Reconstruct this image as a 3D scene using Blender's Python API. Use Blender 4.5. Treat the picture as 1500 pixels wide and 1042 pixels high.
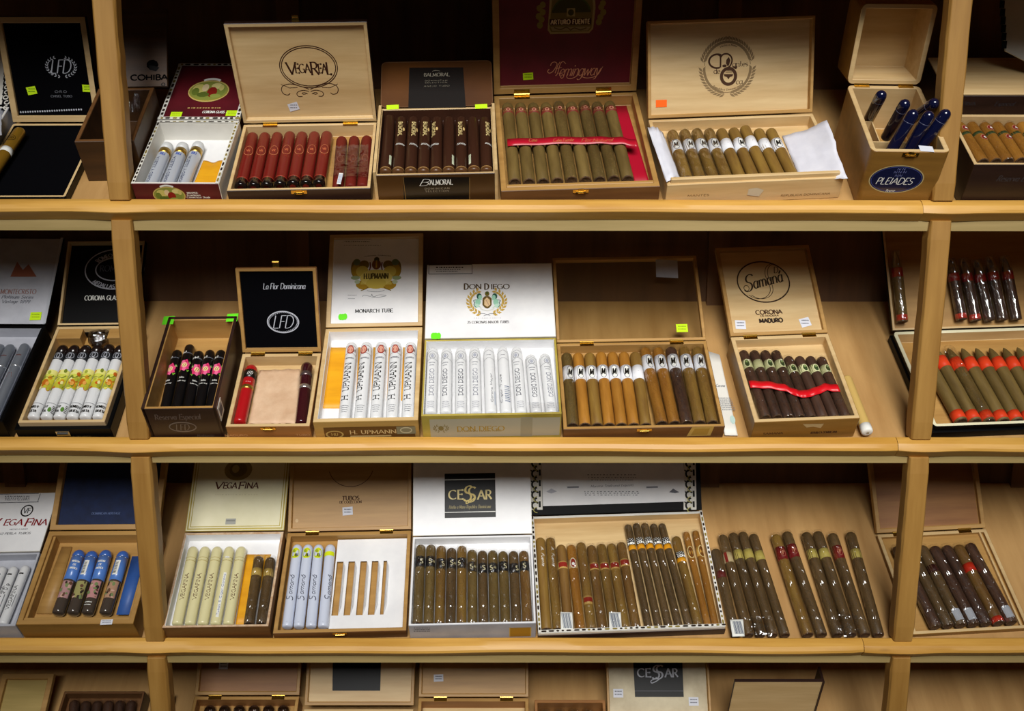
import bpy, math, random
from mathutils import Vector, Matrix

random.seed(7)
PI = math.pi
SC = bpy.context.scene
COL = SC.collection
for o in list(bpy.data.objects):
    bpy.data.objects.remove(o)

# ------------------------------------------------------------------ camera
CAM_POS = Vector((0.5692, -1.4614, 0.0963))
YAW, PITCH, ROLL, FPX = 0.00223, 0.2164, 0.00117, 1500.0     # focal length in pixels of a 1500 x 1042 frame
_d = Vector((math.sin(YAW) * math.cos(PITCH), math.cos(YAW) * math.cos(PITCH), -math.sin(PITCH)))
_r = Vector((math.cos(YAW), -math.sin(YAW), 0.0))
_u = _r.cross(_d)
CR = math.cos(ROLL) * _r + math.sin(ROLL) * _u
CU = math.cos(ROLL) * _u - math.sin(ROLL) * _r
CD = _d
cd = bpy.data.cameras.new('camera')
cam = bpy.data.objects.new('camera', cd)
COL.objects.link(cam)
cd.sensor_fit = 'HORIZONTAL'
cd.sensor_width = 36.0
cd.lens = FPX / 1500.0 * 36.0
cd.clip_start = 0.05
_m = Matrix((CR, CU, -CD)).transposed().to_4x4()
_m.translation = CAM_POS
cam.matrix_world = _m
SC.camera = cam

# ------------------------------------------------------------------ world, lamps, exposure
SC.view_settings.view_transform = 'Standard'
SC.view_settings.look = 'None'
SC.view_settings.gamma = 1.0
SC.view_settings.use_curve_mapping = False
SC.view_settings.exposure = 0.0
wd = bpy.data.worlds.new('shop')
SC.world = wd
wd.use_nodes = True
bg = wd.node_tree.nodes['Background']
bg.inputs[0].default_value = (1.0, 0.95, 0.88, 1)
bg.inputs[1].default_value = 0.018


def area_lamp(name, loc, target, sx, sy, power, col):
    l = bpy.data.lights.new(name, 'AREA')
    l.shape = 'RECTANGLE'
    l.size, l.size_y, l.energy, l.color = sx, sy, power, col
    o = bpy.data.objects.new(name, l)
    COL.objects.link(o)
    o.location = loc
    o.rotation_euler = (Vector(target) - Vector(loc)).to_track_quat('-Z', 'Y').to_euler()
    return o


lamp = area_lamp('ceiling_lamp', (0.70, -2.05, 1.30), (0.70, 0.05, -0.20), 2.0, 1.30, 11.6, (1.0, 0.985, 0.955))
lamp.data.spread = math.radians(42)      # narrow beam, added so light fades towards the edges and lowest shelf

# ------------------------------------------------------------------ materials


def lin(h):
    c = [int(h[i:i + 2], 16) / 255 for i in (0, 2, 4)]
    return tuple(x / 12.92 if x <= 0.04045 else ((x + 0.055) / 1.055) ** 2.4 for x in c) + (1.0,)


MATS = {}


def M(h, rough=0.5, metal=0.0, coat=0.0):
    k = (h, rough, metal, coat)
    if k in MATS:
        return MATS[k]
    m = bpy.data.materials.new('paint_' + h)
    m.use_nodes = True
    b = m.node_tree.nodes['Principled BSDF']
    b.inputs['Base Color'].default_value = lin(h)
    b.inputs['Roughness'].default_value = rough
    b.inputs['Metallic'].default_value = metal
    b.inputs['Coat Weight'].default_value = coat
    if rough >= .4 and not metal:
        b.inputs['Specular IOR Level'].default_value = .15
    MATS[k] = m
    return m


def grain(name, c0, c1, scale=(3, 60, 60), rough=0.5, bump=0.15, vary=0.12, detail=5, knots=False, space='Object'):
    """Two-tone noise stretched along one axis: wood, tobacco leaf, paper."""
    k = ('g', name)
    if k in MATS:
        return MATS[k]
    m = bpy.data.materials.new(name)
    m.use_nodes = True
    nt = m.node_tree
    N, L = nt.nodes, nt.links
    b = N['Principled BSDF']
    tc = N.new('ShaderNodeTexCoord')
    mp = N.new('ShaderNodeMapping')
    mp.inputs['Scale'].default_value = scale
    oi = N.new('ShaderNodeObjectInfo')
    ad = N.new('ShaderNodeVectorMath')
    ad.operation = 'ADD'
    ml = N.new('ShaderNodeMath')
    ml.operation = 'MULTIPLY'
    ml.inputs[1].default_value = 37.0
    L.new(oi.outputs['Random'], ml.inputs[0])
    L.new(tc.outputs[space], mp.inputs['Vector'])
    L.new(mp.outputs['Vector'], ad.inputs[0])
    L.new(ml.outputs[0], ad.inputs[1])
    nz = N.new('ShaderNodeTexNoise')
    nz.inputs['Scale'].default_value = 1.0
    nz.inputs['Detail'].default_value = detail
    nz.inputs['Roughness'].default_value = 0.6
    L.new(ad.outputs[0], nz.inputs['Vector'])
    rp = N.new('ShaderNodeValToRGB')
    rp.color_ramp.elements[0].position = 0.3
    rp.color_ramp.elements[1].position = 0.7
    rp.color_ramp.elements[0].color = lin(c0)
    rp.color_ramp.elements[1].color = lin(c1)
    L.new(nz.outputs['Fac'], rp.inputs['Fac'])
    hs = N.new('ShaderNodeHueSaturation')
    mr = N.new('ShaderNodeMapRange')
    mr.inputs['To Min'].default_value = 1 - vary
    mr.inputs['To Max'].default_value = 1 + vary
    L.new(oi.outputs['Random'], mr.inputs['Value'])
    L.new(mr.outputs[0], hs.inputs['Value'])
    L.new(rp.outputs['Color'], hs.inputs['Color'])
    last = hs.outputs['Color']
    if knots:
        vo = N.new('ShaderNodeTexVoronoi')
        mp2 = N.new('ShaderNodeMapping')
        mp2.inputs['Scale'].default_value = (5, 16, 16)
        L.new(tc.outputs[space], mp2.inputs['Vector'])
        L.new(mp2.outputs['Vector'], vo.inputs['Vector'])
        vo.inputs['Scale'].default_value = 1.0
        r2 = N.new('ShaderNodeValToRGB')
        r2.color_ramp.elements[0].position = 0.03
        r2.color_ramp.elements[1].position = 0.09
        r2.color_ramp.elements[0].color = (0.35, 0.28, 0.2, 1)
        r2.color_ramp.elements[1].color = (1, 1, 1, 1)
        L.new(vo.outputs['Distance'], r2.inputs['Fac'])
        mx = N.new('ShaderNodeMix')
        mx.data_type = 'RGBA'
        mx.blend_type = 'MULTIPLY'
        mx.inputs['Factor'].default_value = 0.9
        L.new(last, mx.inputs[6])
        L.new(r2.outputs['Color'], mx.inputs[7])
        last = mx.outputs[2]
    L.new(last, b.inputs['Base Color'])
    b.inputs['Roughness'].default_value = rough
    if bump:
        bp = N.new('ShaderNodeBump')
        bp.inputs['Strength'].default_value = bump
        bp.inputs['Distance'].default_value = 0.001
        L.new(nz.outputs['Fac'], bp.inputs['Height'])
        L.new(bp.outputs['Normal'], b.inputs['Normal'])
    MATS[k] = m
    return m


def film(name, fac=0.16, rough=0.10, bump=0.7, scale=120.0, tint=(1, 1, 1, 1), along=1.0, depth=.004):
    """Thin clear wrap: mostly clear with a crumpled glossy coat."""
    k = ('f', name)
    if k in MATS:
        return MATS[k]
    m = bpy.data.materials.new(name)
    m.use_nodes = True
    nt = m.node_tree
    N, L = nt.nodes, nt.links
    N.remove(N['Principled BSDF'])
    out = N['Material Output']
    tr = N.new('ShaderNodeBsdfTransparent')
    tr.inputs[0].default_value = tint
    gl = N.new('ShaderNodeBsdfGlossy')
    gl.inputs['Roughness'].default_value = rough
    mx = N.new('ShaderNodeMixShader')
    mx.inputs[0].default_value = fac
    tc = N.new('ShaderNodeTexCoord')
    nz = N.new('ShaderNodeTexNoise')
    nz.inputs['Scale'].default_value = 1.0
    nz.inputs['Detail'].default_value = 2
    mp = N.new('ShaderNodeMapping')
    mp.inputs['Scale'].default_value = (scale, scale * along, scale)
    L.new(tc.outputs['Object'], mp.inputs['Vector'])
    bp = N.new('ShaderNodeBump')
    bp.inputs['Strength'].default_value = bump
    bp.inputs['Distance'].default_value = depth
    L.new(mp.outputs['Vector'], nz.inputs['Vector'])
    L.new(nz.outputs['Fac'], bp.inputs['Height'])
    L.new(bp.outputs['Normal'], gl.inputs['Normal'])
    L.new(tr.outputs[0], mx.inputs[1])
    L.new(gl.outputs[0], mx.inputs[2])
    L.new(mx.outputs[0], out.inputs['Surface'])
    MATS[k] = m
    return m


PINE = grain('pine_rail', 'BF8A36', 'DFAC54', (4, 45, 45), 0.45, 0.25, 0.03, knots=True)
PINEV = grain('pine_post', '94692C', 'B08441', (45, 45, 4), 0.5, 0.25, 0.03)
BAND = grain('pine_cleat', '96804C', 'AC9460', (4, 60, 60), 0.6, 0.2, 0.03)
SHELFW = grain('shelf_plywood', 'A87E48', 'C49A60', (30, 4, 30), 0.6, 0.15, 0.02)
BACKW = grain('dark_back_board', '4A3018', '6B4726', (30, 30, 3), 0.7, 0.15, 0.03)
PALE = grain('pale_cedar', 'C4A26E', 'DABD8A', (6, 60, 60), 0.5, 0.1, 0.05)
TAN = grain('tan_cedar', 'A2783E', 'BC9252', (6, 60, 60), 0.5, 0.1, 0.05)
CEDAR = grain('red_cedar', '86562A', 'A4723E', (6, 60, 60), 0.5, 0.1, 0.06)
VARNISH = grain('golden_varnish', '7C5722', '966C2E', (6, 60, 60), .4, .1, .03)
UMBER = grain('umber_wood', '5A3819', '77502A', (6, 60, 60), 0.5, 0.1, 0.06)
DKBROWN = grain('dark_stain', '241410', '34201A', (6, 60, 60), 0.4, 0.1, 0.05)
BLACK = M('070708', 0.4)
BLACKCLOTH = M('030306', 1.0)
BLACKCLOTH.node_tree.nodes['Principled BSDF'].inputs['Specular IOR Level'].default_value = 0.08
WHITE = grain('white_card', 'E4E4E6', 'F2F2F2', (20, 20, 20), 0.5, 0.0, 0.01)
OFFW = grain('off_white_card', 'D9D6CC', 'E8E5DC', (20, 20, 20), 0.5, 0.0, 0.01)
CREAM = grain('cream_card', 'E0DAB4', 'EBE5C4', (20, 20, 20), 0.5, 0.0, 0.01)
GREYP = grain('grey_liner', 'A9ABB4', 'C0C2CA', (20, 20, 20), 0.6, 0.0, 0.02)
AMBER = grain('amber_card', 'D8940A', 'EFB01C', (8, 40, 40), 0.5, 0.0, 0.02)
BRASS = M('C9A24A', 0.25, 1.0)
GOLD = M('BF9A45', 0.3, 0.85)
GOLDINK = M('CBB06A', 0.4)
NEON = M('C9F01E', 0.6)
NEONG = M('6DEB2A', 0.6)
ORANGE = M('FF6A1E', 0.6)
TAG = M('D9DBE4', 0.6)
LEAF = {
    'colorado': grain('tobacco_colorado', '62421C', '82602C', (90, 14, 90), 0.5, 0.35, 0.13),
    'natural': grain('tobacco_natural', '715022', '90702F', (90, 14, 90), 0.5, 0.35, 0.1),
    'golden': grain('tobacco_golden', '8C5A1C', 'AE782C', (90, 14, 90), 0.45, 0.3, 0.08),
    'olive': grain('tobacco_olive', '5C4820', '786232', (90, 14, 90), 0.55, 0.35, 0.1),
    'maduro': grain('tobacco_maduro', '38241A', '54392A', (90, 14, 90), 0.5, 0.35, 0.12),
    'dusk': grain('tobacco_dusk', '4C3A20', '6A5230', (90, 14, 90), 0.5, 0.35, 0.12),
}
FOOT = grain('tobacco_filler', '2E1E10', '6A4A28', (400, 400, 400), 0.8, 0.5, 0.1)
CELLO = film('cellophane', 0.20, 0.12, 1.0, 110.0, along=.35, depth=.011)
CELLO2 = film('cellophane_flat', 0.10, 0.08, 0.5, 60.0)
GLASS = film('clear_glass', 0.14, 0.04, 0.0, 1.0)


# ------------------------------------------------------------------ scene helpers
def tag(o, label=None, cat=None, group=None, kind=None):
    for k, v in (('label', label), ('category', cat), ('group', group), ('kind', kind)):
        if v:
            o[k] = v
    return o


def link(name, me, parent=None, mats=()):
    o = bpy.data.objects.new(name, me)
    COL.objects.link(o)
    if parent is not None:
        o.parent = parent
    for m in mats:
        me.materials.append(m)
    return o


def empty(name, mat):
    o = bpy.data.objects.new(name, None)
    o.empty_display_size = 0.02
    COL.objects.link(o)
    o.matrix_world = mat
    return o


def mesh(name, vs, fs, mi=None, smooth=False):
    me = bpy.data.meshes.new(name)
    me.from_pydata([tuple(v) for v in vs], [], fs)
    if mi:
        me.polygons.foreach_set('material_index', mi)
    if smooth:
        me.polygons.foreach_set('use_smooth', [True] * len(me.polygons))
    me.update()
    return me


def bevel(o, w=0.0008, seg=1):
    b = o.modifiers.new('bevel', 'BEVEL')
    b.width, b.segments, b.limit_method = w, seg, 'ANGLE'
    return o


class MB:
    """Collects boxes, tubes and strips, then becomes one mesh object."""

    def __init__(s):
        s.v, s.f = [], []

    def box(s, x0, x1, y0, y1, z0, z1):
        b = len(s.v)
        s.v += [(x, y, z) for z in (z0, z1) for y in (y0, y1) for x in (x0, x1)]
        s.f += [tuple(b + i for i in q) for q in ((0, 2, 3, 1), (4, 5, 7, 6), (0, 1, 5, 4), (2, 6, 7, 3), (0, 4, 6, 2), (1, 3, 7, 5))]
        return s

    def cyl(s, a, b_, r, n=10):
        a, b_ = Vector(a), Vector(b_)
        d = (b_ - a).normalized()
        t = d.orthogonal().normalized()
        w = d.cross(t)
        b = len(s.v)
        for p in (a, b_):
            for i in range(n):
                g = 2 * PI * i / n
                s.v.append(tuple(p + r * (math.cos(g) * t + math.sin(g) * w)))
        s.f += [(b + i, b + (i + 1) % n, b + n + (i + 1) % n, b + n + i) for i in range(n)]
        s.f += [tuple(b + i for i in reversed(range(n))), tuple(b + n + i for i in range(n))]
        return s

    def build(s, name, mat, parent=None, smooth=False, bev=0):
        o = link(name, mesh(name, s.v, s.f, None, smooth), parent, [mat])
        if bev:
            bevel(o, bev)
        return o


# ------------------------------------------------------------------ geometry of the sloped shelves
SLOPE = math.radians(34)
SN, CS = math.sin(SLOPE), math.cos(SLOPE)
RAILZ = {0: 0.320, 1: 0.0, 2: -0.349, 3: -0.674, 4: -0.985}
LIP = 0.008
SHELF_L = 0.300


def shelf_matrix(row):
    m = Matrix(((1, 0, 0), (0, CS, -SN), (0, SN, CS))).to_4x4()
    m.translation = Vector((0, 0.004, RAILZ[row] - LIP))
    return m


SM = {k: shelf_matrix(k) for k in RAILZ}
# close-up views the measurements were read in: origin and magnification
VIEW = {'F': (0, 0, 1), 'A1': (0, 0, 3.157), 'A0': (0, -7, 3.157), 'A2': (320, 0, 3.362), 'A3': (720, 0, 3.361), 'A4': (930, 0, 3.361), 'A5': (1190, 0, 3.158),
        'B1': (0, 320, 2.977), 'B2': (320, 330, 3.157), 'B3': (600, 360, 3.475), 'B4': (790, 340, 3.255), 'B5': (1020, 330, 3.157),
        'B6': (1200, 310, 2.817), 'C1': (0, 650, 3.36), 'C2': (210, 650, 3.361), 'C3': (390, 650, 3.361), 'C4': (580, 650, 3.361),
        'C5': (760, 650, 3.3625), 'C6': (1000, 650, 3.3625), 'C7': (1220, 650, 3.157), 'D1': (0, 960, 5), 'D2': (270, 960, 4.286),
        'D3': (600, 960, 5), 'D4': (800, 920, 3.333), 'D5': (1040, 960, 3.261), 'E1': (1340, 0, 3.594), 'E2': (220, 180, 8.015),
        'E3': (540, 150, 6.945), 'E4': (1000, 40, 9.469), 'E5': (20, 480, 6.512), 'E6': (480, 340, 7.443), 'E7': (660, 390, 9.475),
        'E8': (770, 0, 8.685), 'E9': (0, 0, 3.364), 'EA': (1260, 320, 6.25)}


def sight(view, p):
    ox, oy, k = VIEW[view]
    x, y = ox + p[0] / k, oy + p[1] / k
    return (CD * FPX + CR * (x - 750) - CU * (y - 521)).normalized()


def project(w):
    v = Vector(w) - CAM_POS
    z = v.dot(CD)
    return 750 + FPX * v.dot(CR) / z, 521 - FPX * v.dot(CU) / z


def on_plane(m, view, p, z=0.0):
    """Point where the line of sight meets the plane z = const of frame m, in m's coordinates."""
    n = m.to_3x3() @ Vector((0, 0, 1))
    p0 = m @ Vector((0, 0, z))
    v = sight(view, p)
    t = (p0 - CAM_POS).dot(n) / v.dot(n)
    return m.inverted() @ (CAM_POS + v * t)


# ------------------------------------------------------------------ stroke lettering
def A(cx, cy, rx, ry, a0, a1):
    n = max(2, int(abs(a1 - a0) / 24))
    return [(cx + rx * math.cos(math.radians(a0 + (a1 - a0) * i / n)), cy + ry * math.sin(math.radians(a0 + (a1 - a0) * i / n))) for i in range(n + 1)]


G = {
    'A': (.78, [[(0, 0), (.39, 1)], [(.39, 1), (.78, 0)], [(.14, .36), (.64, .36)]]),
    'B': (.6, [[(.08, 0), (.08, 1)], [(.08, 1)] + A(.3, .77, .24, .23, 90, -90) + [(.08, .54)], [(.08, .54)] + A(.31, .27, .29, .27, 90, -90) + [(.08, 0)]]),
    'C': (.78, [A(.45, .5, .43, .5, 48, 312)]),
    'D': (.76, [[(.08, 0), (.08, 1)], [(.08, 1)] + A(.3, .5, .44, .5, 90, -90) + [(.08, 0)]]),
    'E': (.56, [[(.08, 0), (.08, 1)], [(.08, 1), (.52, 1)], [(.08, .53), (.44, .53)], [(.08, 0), (.54, 0)]]),
    'F': (.54, [[(.08, 0), (.08, 1)], [(.08, 1), (.52, 1)], [(.08, .53), (.44, .53)]]),
    'G': (.82, [A(.45, .5, .43, .5, 48, 320), [(.52, .44), (.8, .44)], [(.74, .44), (.74, .08)]]),
    'H': (.78, [[(.08, 0), (.08, 1)], [(.7, 0), (.7, 1)], [(.08, .52), (.7, .52)]]),
    'I': (.22, [[(.11, 0), (.11, 1)]]),
    'J': (.4, [[(.3, 1), (.3, .2)] + A(.12, .2, .18, .22, 0, -150)]),
    'K': (.7, [[(.08, 0), (.08, 1)], [(.62, 1), (.08, .42)], [(.26, .6), (.68, 0)]]),
    'L': (.56, [[(.08, 0), (.08, 1)], [(.08, 0), (.54, 0)]]),
    'M': (.95, [[(.08, 0), (.12, 1)], [(.12, 1), (.47, .12)], [(.47, .12), (.83, 1)], [(.83, 1), (.87, 0)]]),
    'N': (.8, [[(.08, 0), (.08, 1)], [(.08, 1), (.72, 0)], [(.72, 0), (.72, 1)]]),
    'O': (.9, [A(.45, .5, .43, .5, 0, 360)]),
    'P': (.58, [[(.08, 0), (.08, 1)], [(.08, 1)] + A(.3, .74, .26, .26, 90, -90) + [(.08, .48)]]),
    'Q': (.9, [A(.45, .5, .43, .5, 0, 360), [(.5, .2), (.85, -.1)]]),
    'R': (.68, [[(.08, 0), (.08, 1)], [(.08, 1)] + A(.3, .75, .26, .25, 90, -90) + [(.08, .5)], [(.3, .5), (.66, 0)]]),
    'S': (.56, [A(.29, .76, .23, .24, 40, 265) + A(.27, .26, .25, .26, 85, -145)]),
    'T': (.7, [[(.35, 0), (.35, 1)], [(.02, 1), (.68, 1)]]),
    'U': (.76, [[(.1, 1), (.1, .3)] + A(.38, .3, .28, .3, 180, 360) + [(.66, 1)]]),
    'V': (.78, [[(0, 1), (.39, 0)], [(.39, 0), (.78, 1)]]),
    'W': (1.1, [[(0, 1), (.28, 0)], [(.28, 0), (.55, 1)], [(.55, 1), (.82, 0)], [(.82, 0), (1.1, 1)]]),
    'X': (.7, [[(.04, 1), (.66, 0)], [(.66, 1), (.04, 0)]]),
    'Y': (.7, [[(.02, 1), (.35, .48)], [(.68, 1), (.35, .48)], [(.35, .48), (.35, 0)]]),
    'Z': (.62, [[(.04, 1), (.58, 1)], [(.58, 1), (.04, 0)], [(.04, 0), (.6, 0)]]),
    'a': (.5, [A(.24, .3, .22, .3, 60, 330), [(.46, .6), (.44, .1), (.52, 0)]]),
    'b': (.5, [[(.06, 1), (.06, 0)], A(.26, .3, .21, .3, 150, -150)]),
    'c': (.46, [A(.25, .3, .22, .3, 50, 310)]),
    'd': (.52, [A(.24, .3, .21, .3, 40, 320), [(.46, 1), (.46, 0)]]),
    'e': (.48, [[(.04, .32), (.45, .34)] + A(.25, .3, .21, .3, 10, 310)]),
    'f': (.34, [A(.3, .8, .16, .2, 60, 180) + [(.14, 0)], [(0, .6), (.3, .6)]]),
    'g': (.5, [A(.24, .3, .21, .3, 40, 320), [(.46, .6), (.46, -.15)] + A(.25, -.15, .21, .2, 0, -150)]),
    'h': (.52, [[(.06, 1), (.06, 0)], [(.06, .4)] + A(.26, .38, .2, .22, 150, 0) + [(.46, 0)]]),
    'i': (.18, [[(.09, .6), (.09, 0)], [(.09, .8), (.09, .9)]]),
    'j': (.22, [[(.14, .6), (.14, -.2), (0, -.3)], [(.14, .8), (.14, .9)]]),
    'k': (.48, [[(.06, 1), (.06, 0)], [(.42, .6), (.06, .25)], [(.2, .38), (.46, 0)]]),
    'l': (.2, [[(.09, 1), (.09, .08), (.2, 0)]]),
    'm': (.8, [[(.06, .6), (.06, 0)], [(.06, .4)] + A(.23, .4, .17, .2, 150, 0) + [(.4, 0)], [(.4, .4)] + A(.57, .4, .17, .2, 150, 0) + [(.74, 0)]]),
    'n': (.52, [[(.06, .6), (.06, 0)], [(.06, .4)] + A(.26, .38, .2, .22, 150, 0) + [(.46, 0)]]),
    'o': (.5, [A(.25, .3, .22, .3, 0, 360)]),
    'p': (.5, [[(.06, .6), (.06, -.35)], A(.26, .3, .21, .3, 150, -150)]),
    'q': (.5, [[(.46, .6), (.46, -.35)], A(.24, .3, .21, .3, 40, 320)]),
    'r': (.36, [[(.06, .6), (.06, 0)], [(.06, .38)] + A(.24, .4, .18, .2, 150, 50)]),
    's': (.4, [A(.2, .45, .15, .15, 40, 260) + A(.19, .15, .17, .15, 80, -140)]),
    't': (.34, [[(.14, .9), (.14, .1), (.3, .02)], [(0, .6), (.3, .6)]]),
    'u': (.52, [[(.06, .6), (.06, .2)] + A(.25, .2, .19, .2, 180, 340), [(.44, .6), (.46, 0)]]),
    'v': (.48, [[(.02, .6), (.24, 0)], [(.24, 0), (.46, .6)]]),
    'w': (.74, [[(.02, .6), (.2, 0)], [(.2, 0), (.37, .55)], [(.37, .55), (.54, 0)], [(.54, 0), (.72, .6)]]),
    'x': (.46, [[(.02, .6), (.44, 0)], [(.44, .6), (.02, 0)]]),
    'y': (.5, [[(.04, .6), (.24, .05)], [(.46, .6), (.2, -.3), (.02, -.33)]]),
    'z': (.44, [[(.04, .6), (.4, .6), (.04, 0), (.42, 0)]]),
    '0': (.6, [A(.3, .5, .26, .5, 0, 360)]), '1': (.34, [[(.04, .8), (.2, 1), (.2, 0)]]),
    '2': (.58, [A(.29, .72, .25, .28, 160, -30) + [(.04, 0), (.56, 0)]]), '3': (.56, [A(.26, .75, .22, .25, 150, -80) + A(.26, .26, .26, .26, 80, -150)]),
    '4': (.6, [[(.42, 0), (.42, 1), (.04, .3), (.58, .3)]]), '5': (.56, [[(.5, 1), (.1, 1), (.08, .56)] + A(.26, .3, .26, .3, 110, -140)]),
    '8': (.58, [A(.29, .75, .21, .25, 0, 360), A(.29, .26, .25, .26, 0, 360)]), '9': (.58, [A(.29, .7, .25, .3, 0, 360), [(.54, .7), (.4, 0)]]),
    '.': (.2, [[(.1, 0), (.1, .1)]]), ':': (.2, [[(.1, .1), (.1, .2)], [(.1, .5), (.1, .6)]]), ',': (.2, [[(.12, .1), (.06, -.12)]]), ' ': (.34, []),
    '-': (.36, [[(.05, .4), (.3, .4)]]), '&': (.7, [A(.3, .76, .18, .24, -60, 230) + [(.62, 0)], A(.3, .26, .27, .26, 120, 350)]),
}


def layout(s, style='serif', track=.1, small=.78):
    """Glyph strokes of a line of text, cap height 1: (strokes, total width)."""
    x, out = 0.0, []
    for ch in s:
        k, g = 1.0, ch
        if style == 'smallcaps' and ch.islower():
            g, k = ch.upper(), small
        acc = None
        if g == 'á':
            g, acc = 'a', [(.2, .72), (.38, .95)]
        w, st = G.get(g, (.4, []))
        for pl in st:
            out.append([(x + p[0] * k, p[1] * k) for p in pl])
            if style in ('serif', 'smallcaps') and len(pl) >= 2:
                for e, nb in ((pl[0], pl[1]), (pl[-1], pl[-2])):
                    dx, dy = abs(e[0] - nb[0]), abs(e[1] - nb[1])
                    top = (.96 if g.isupper() else .56)
                    if dy > 1.4 * dx and dy > .2 and (e[1] < .03 or e[1] > top):
                        out.append([(x + (e[0] - .095) * k, e[1] * k), (x + (e[0] + .095) * k, e[1] * k)])
                    elif dx > 2 * dy and g in 'ETFLZ' and e[0] > .4:
                        out.append([(x + e[0] * k, (e[1] - .09) * k), (x + e[0] * k, (e[1] + .09) * k)])
        if acc:
            out.append([(x + p[0], p[1]) for p in acc])
        x += (w + track) * k
    return out, max(.01, x - track)


class Surf:
    """A surface that print lies on: px() reads a photographed point, put() gives a point of the parent's frame."""

    def __init__(s, world, parent, f, inv):
        s.world, s.parent, s.f, s.inv = world, parent, f, inv


def plane_surf(parent, world, z=0.0):
    return Surf((world, z), parent, lambda a, b, h: (a, b, z + h), None)


def catmull(p, k=4):
    q = [p[0]] + list(p) + [p[-1]]
    out = [p[0]]
    for a, b, c, d in zip(q, q[1:], q[2:], q[3:]):
        for i in range(1, k + 1):
            t = i / k
            out.append(tuple(.5 * (2 * b[j] + (c[j] - a[j]) * t + (2 * a[j] - 5 * b[j] + 4 * c[j] - d[j]) * t * t + (3 * b[j] - a[j] - 3 * c[j] + d[j]) * t ** 3) for j in (0, 1)))
    return out


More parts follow.
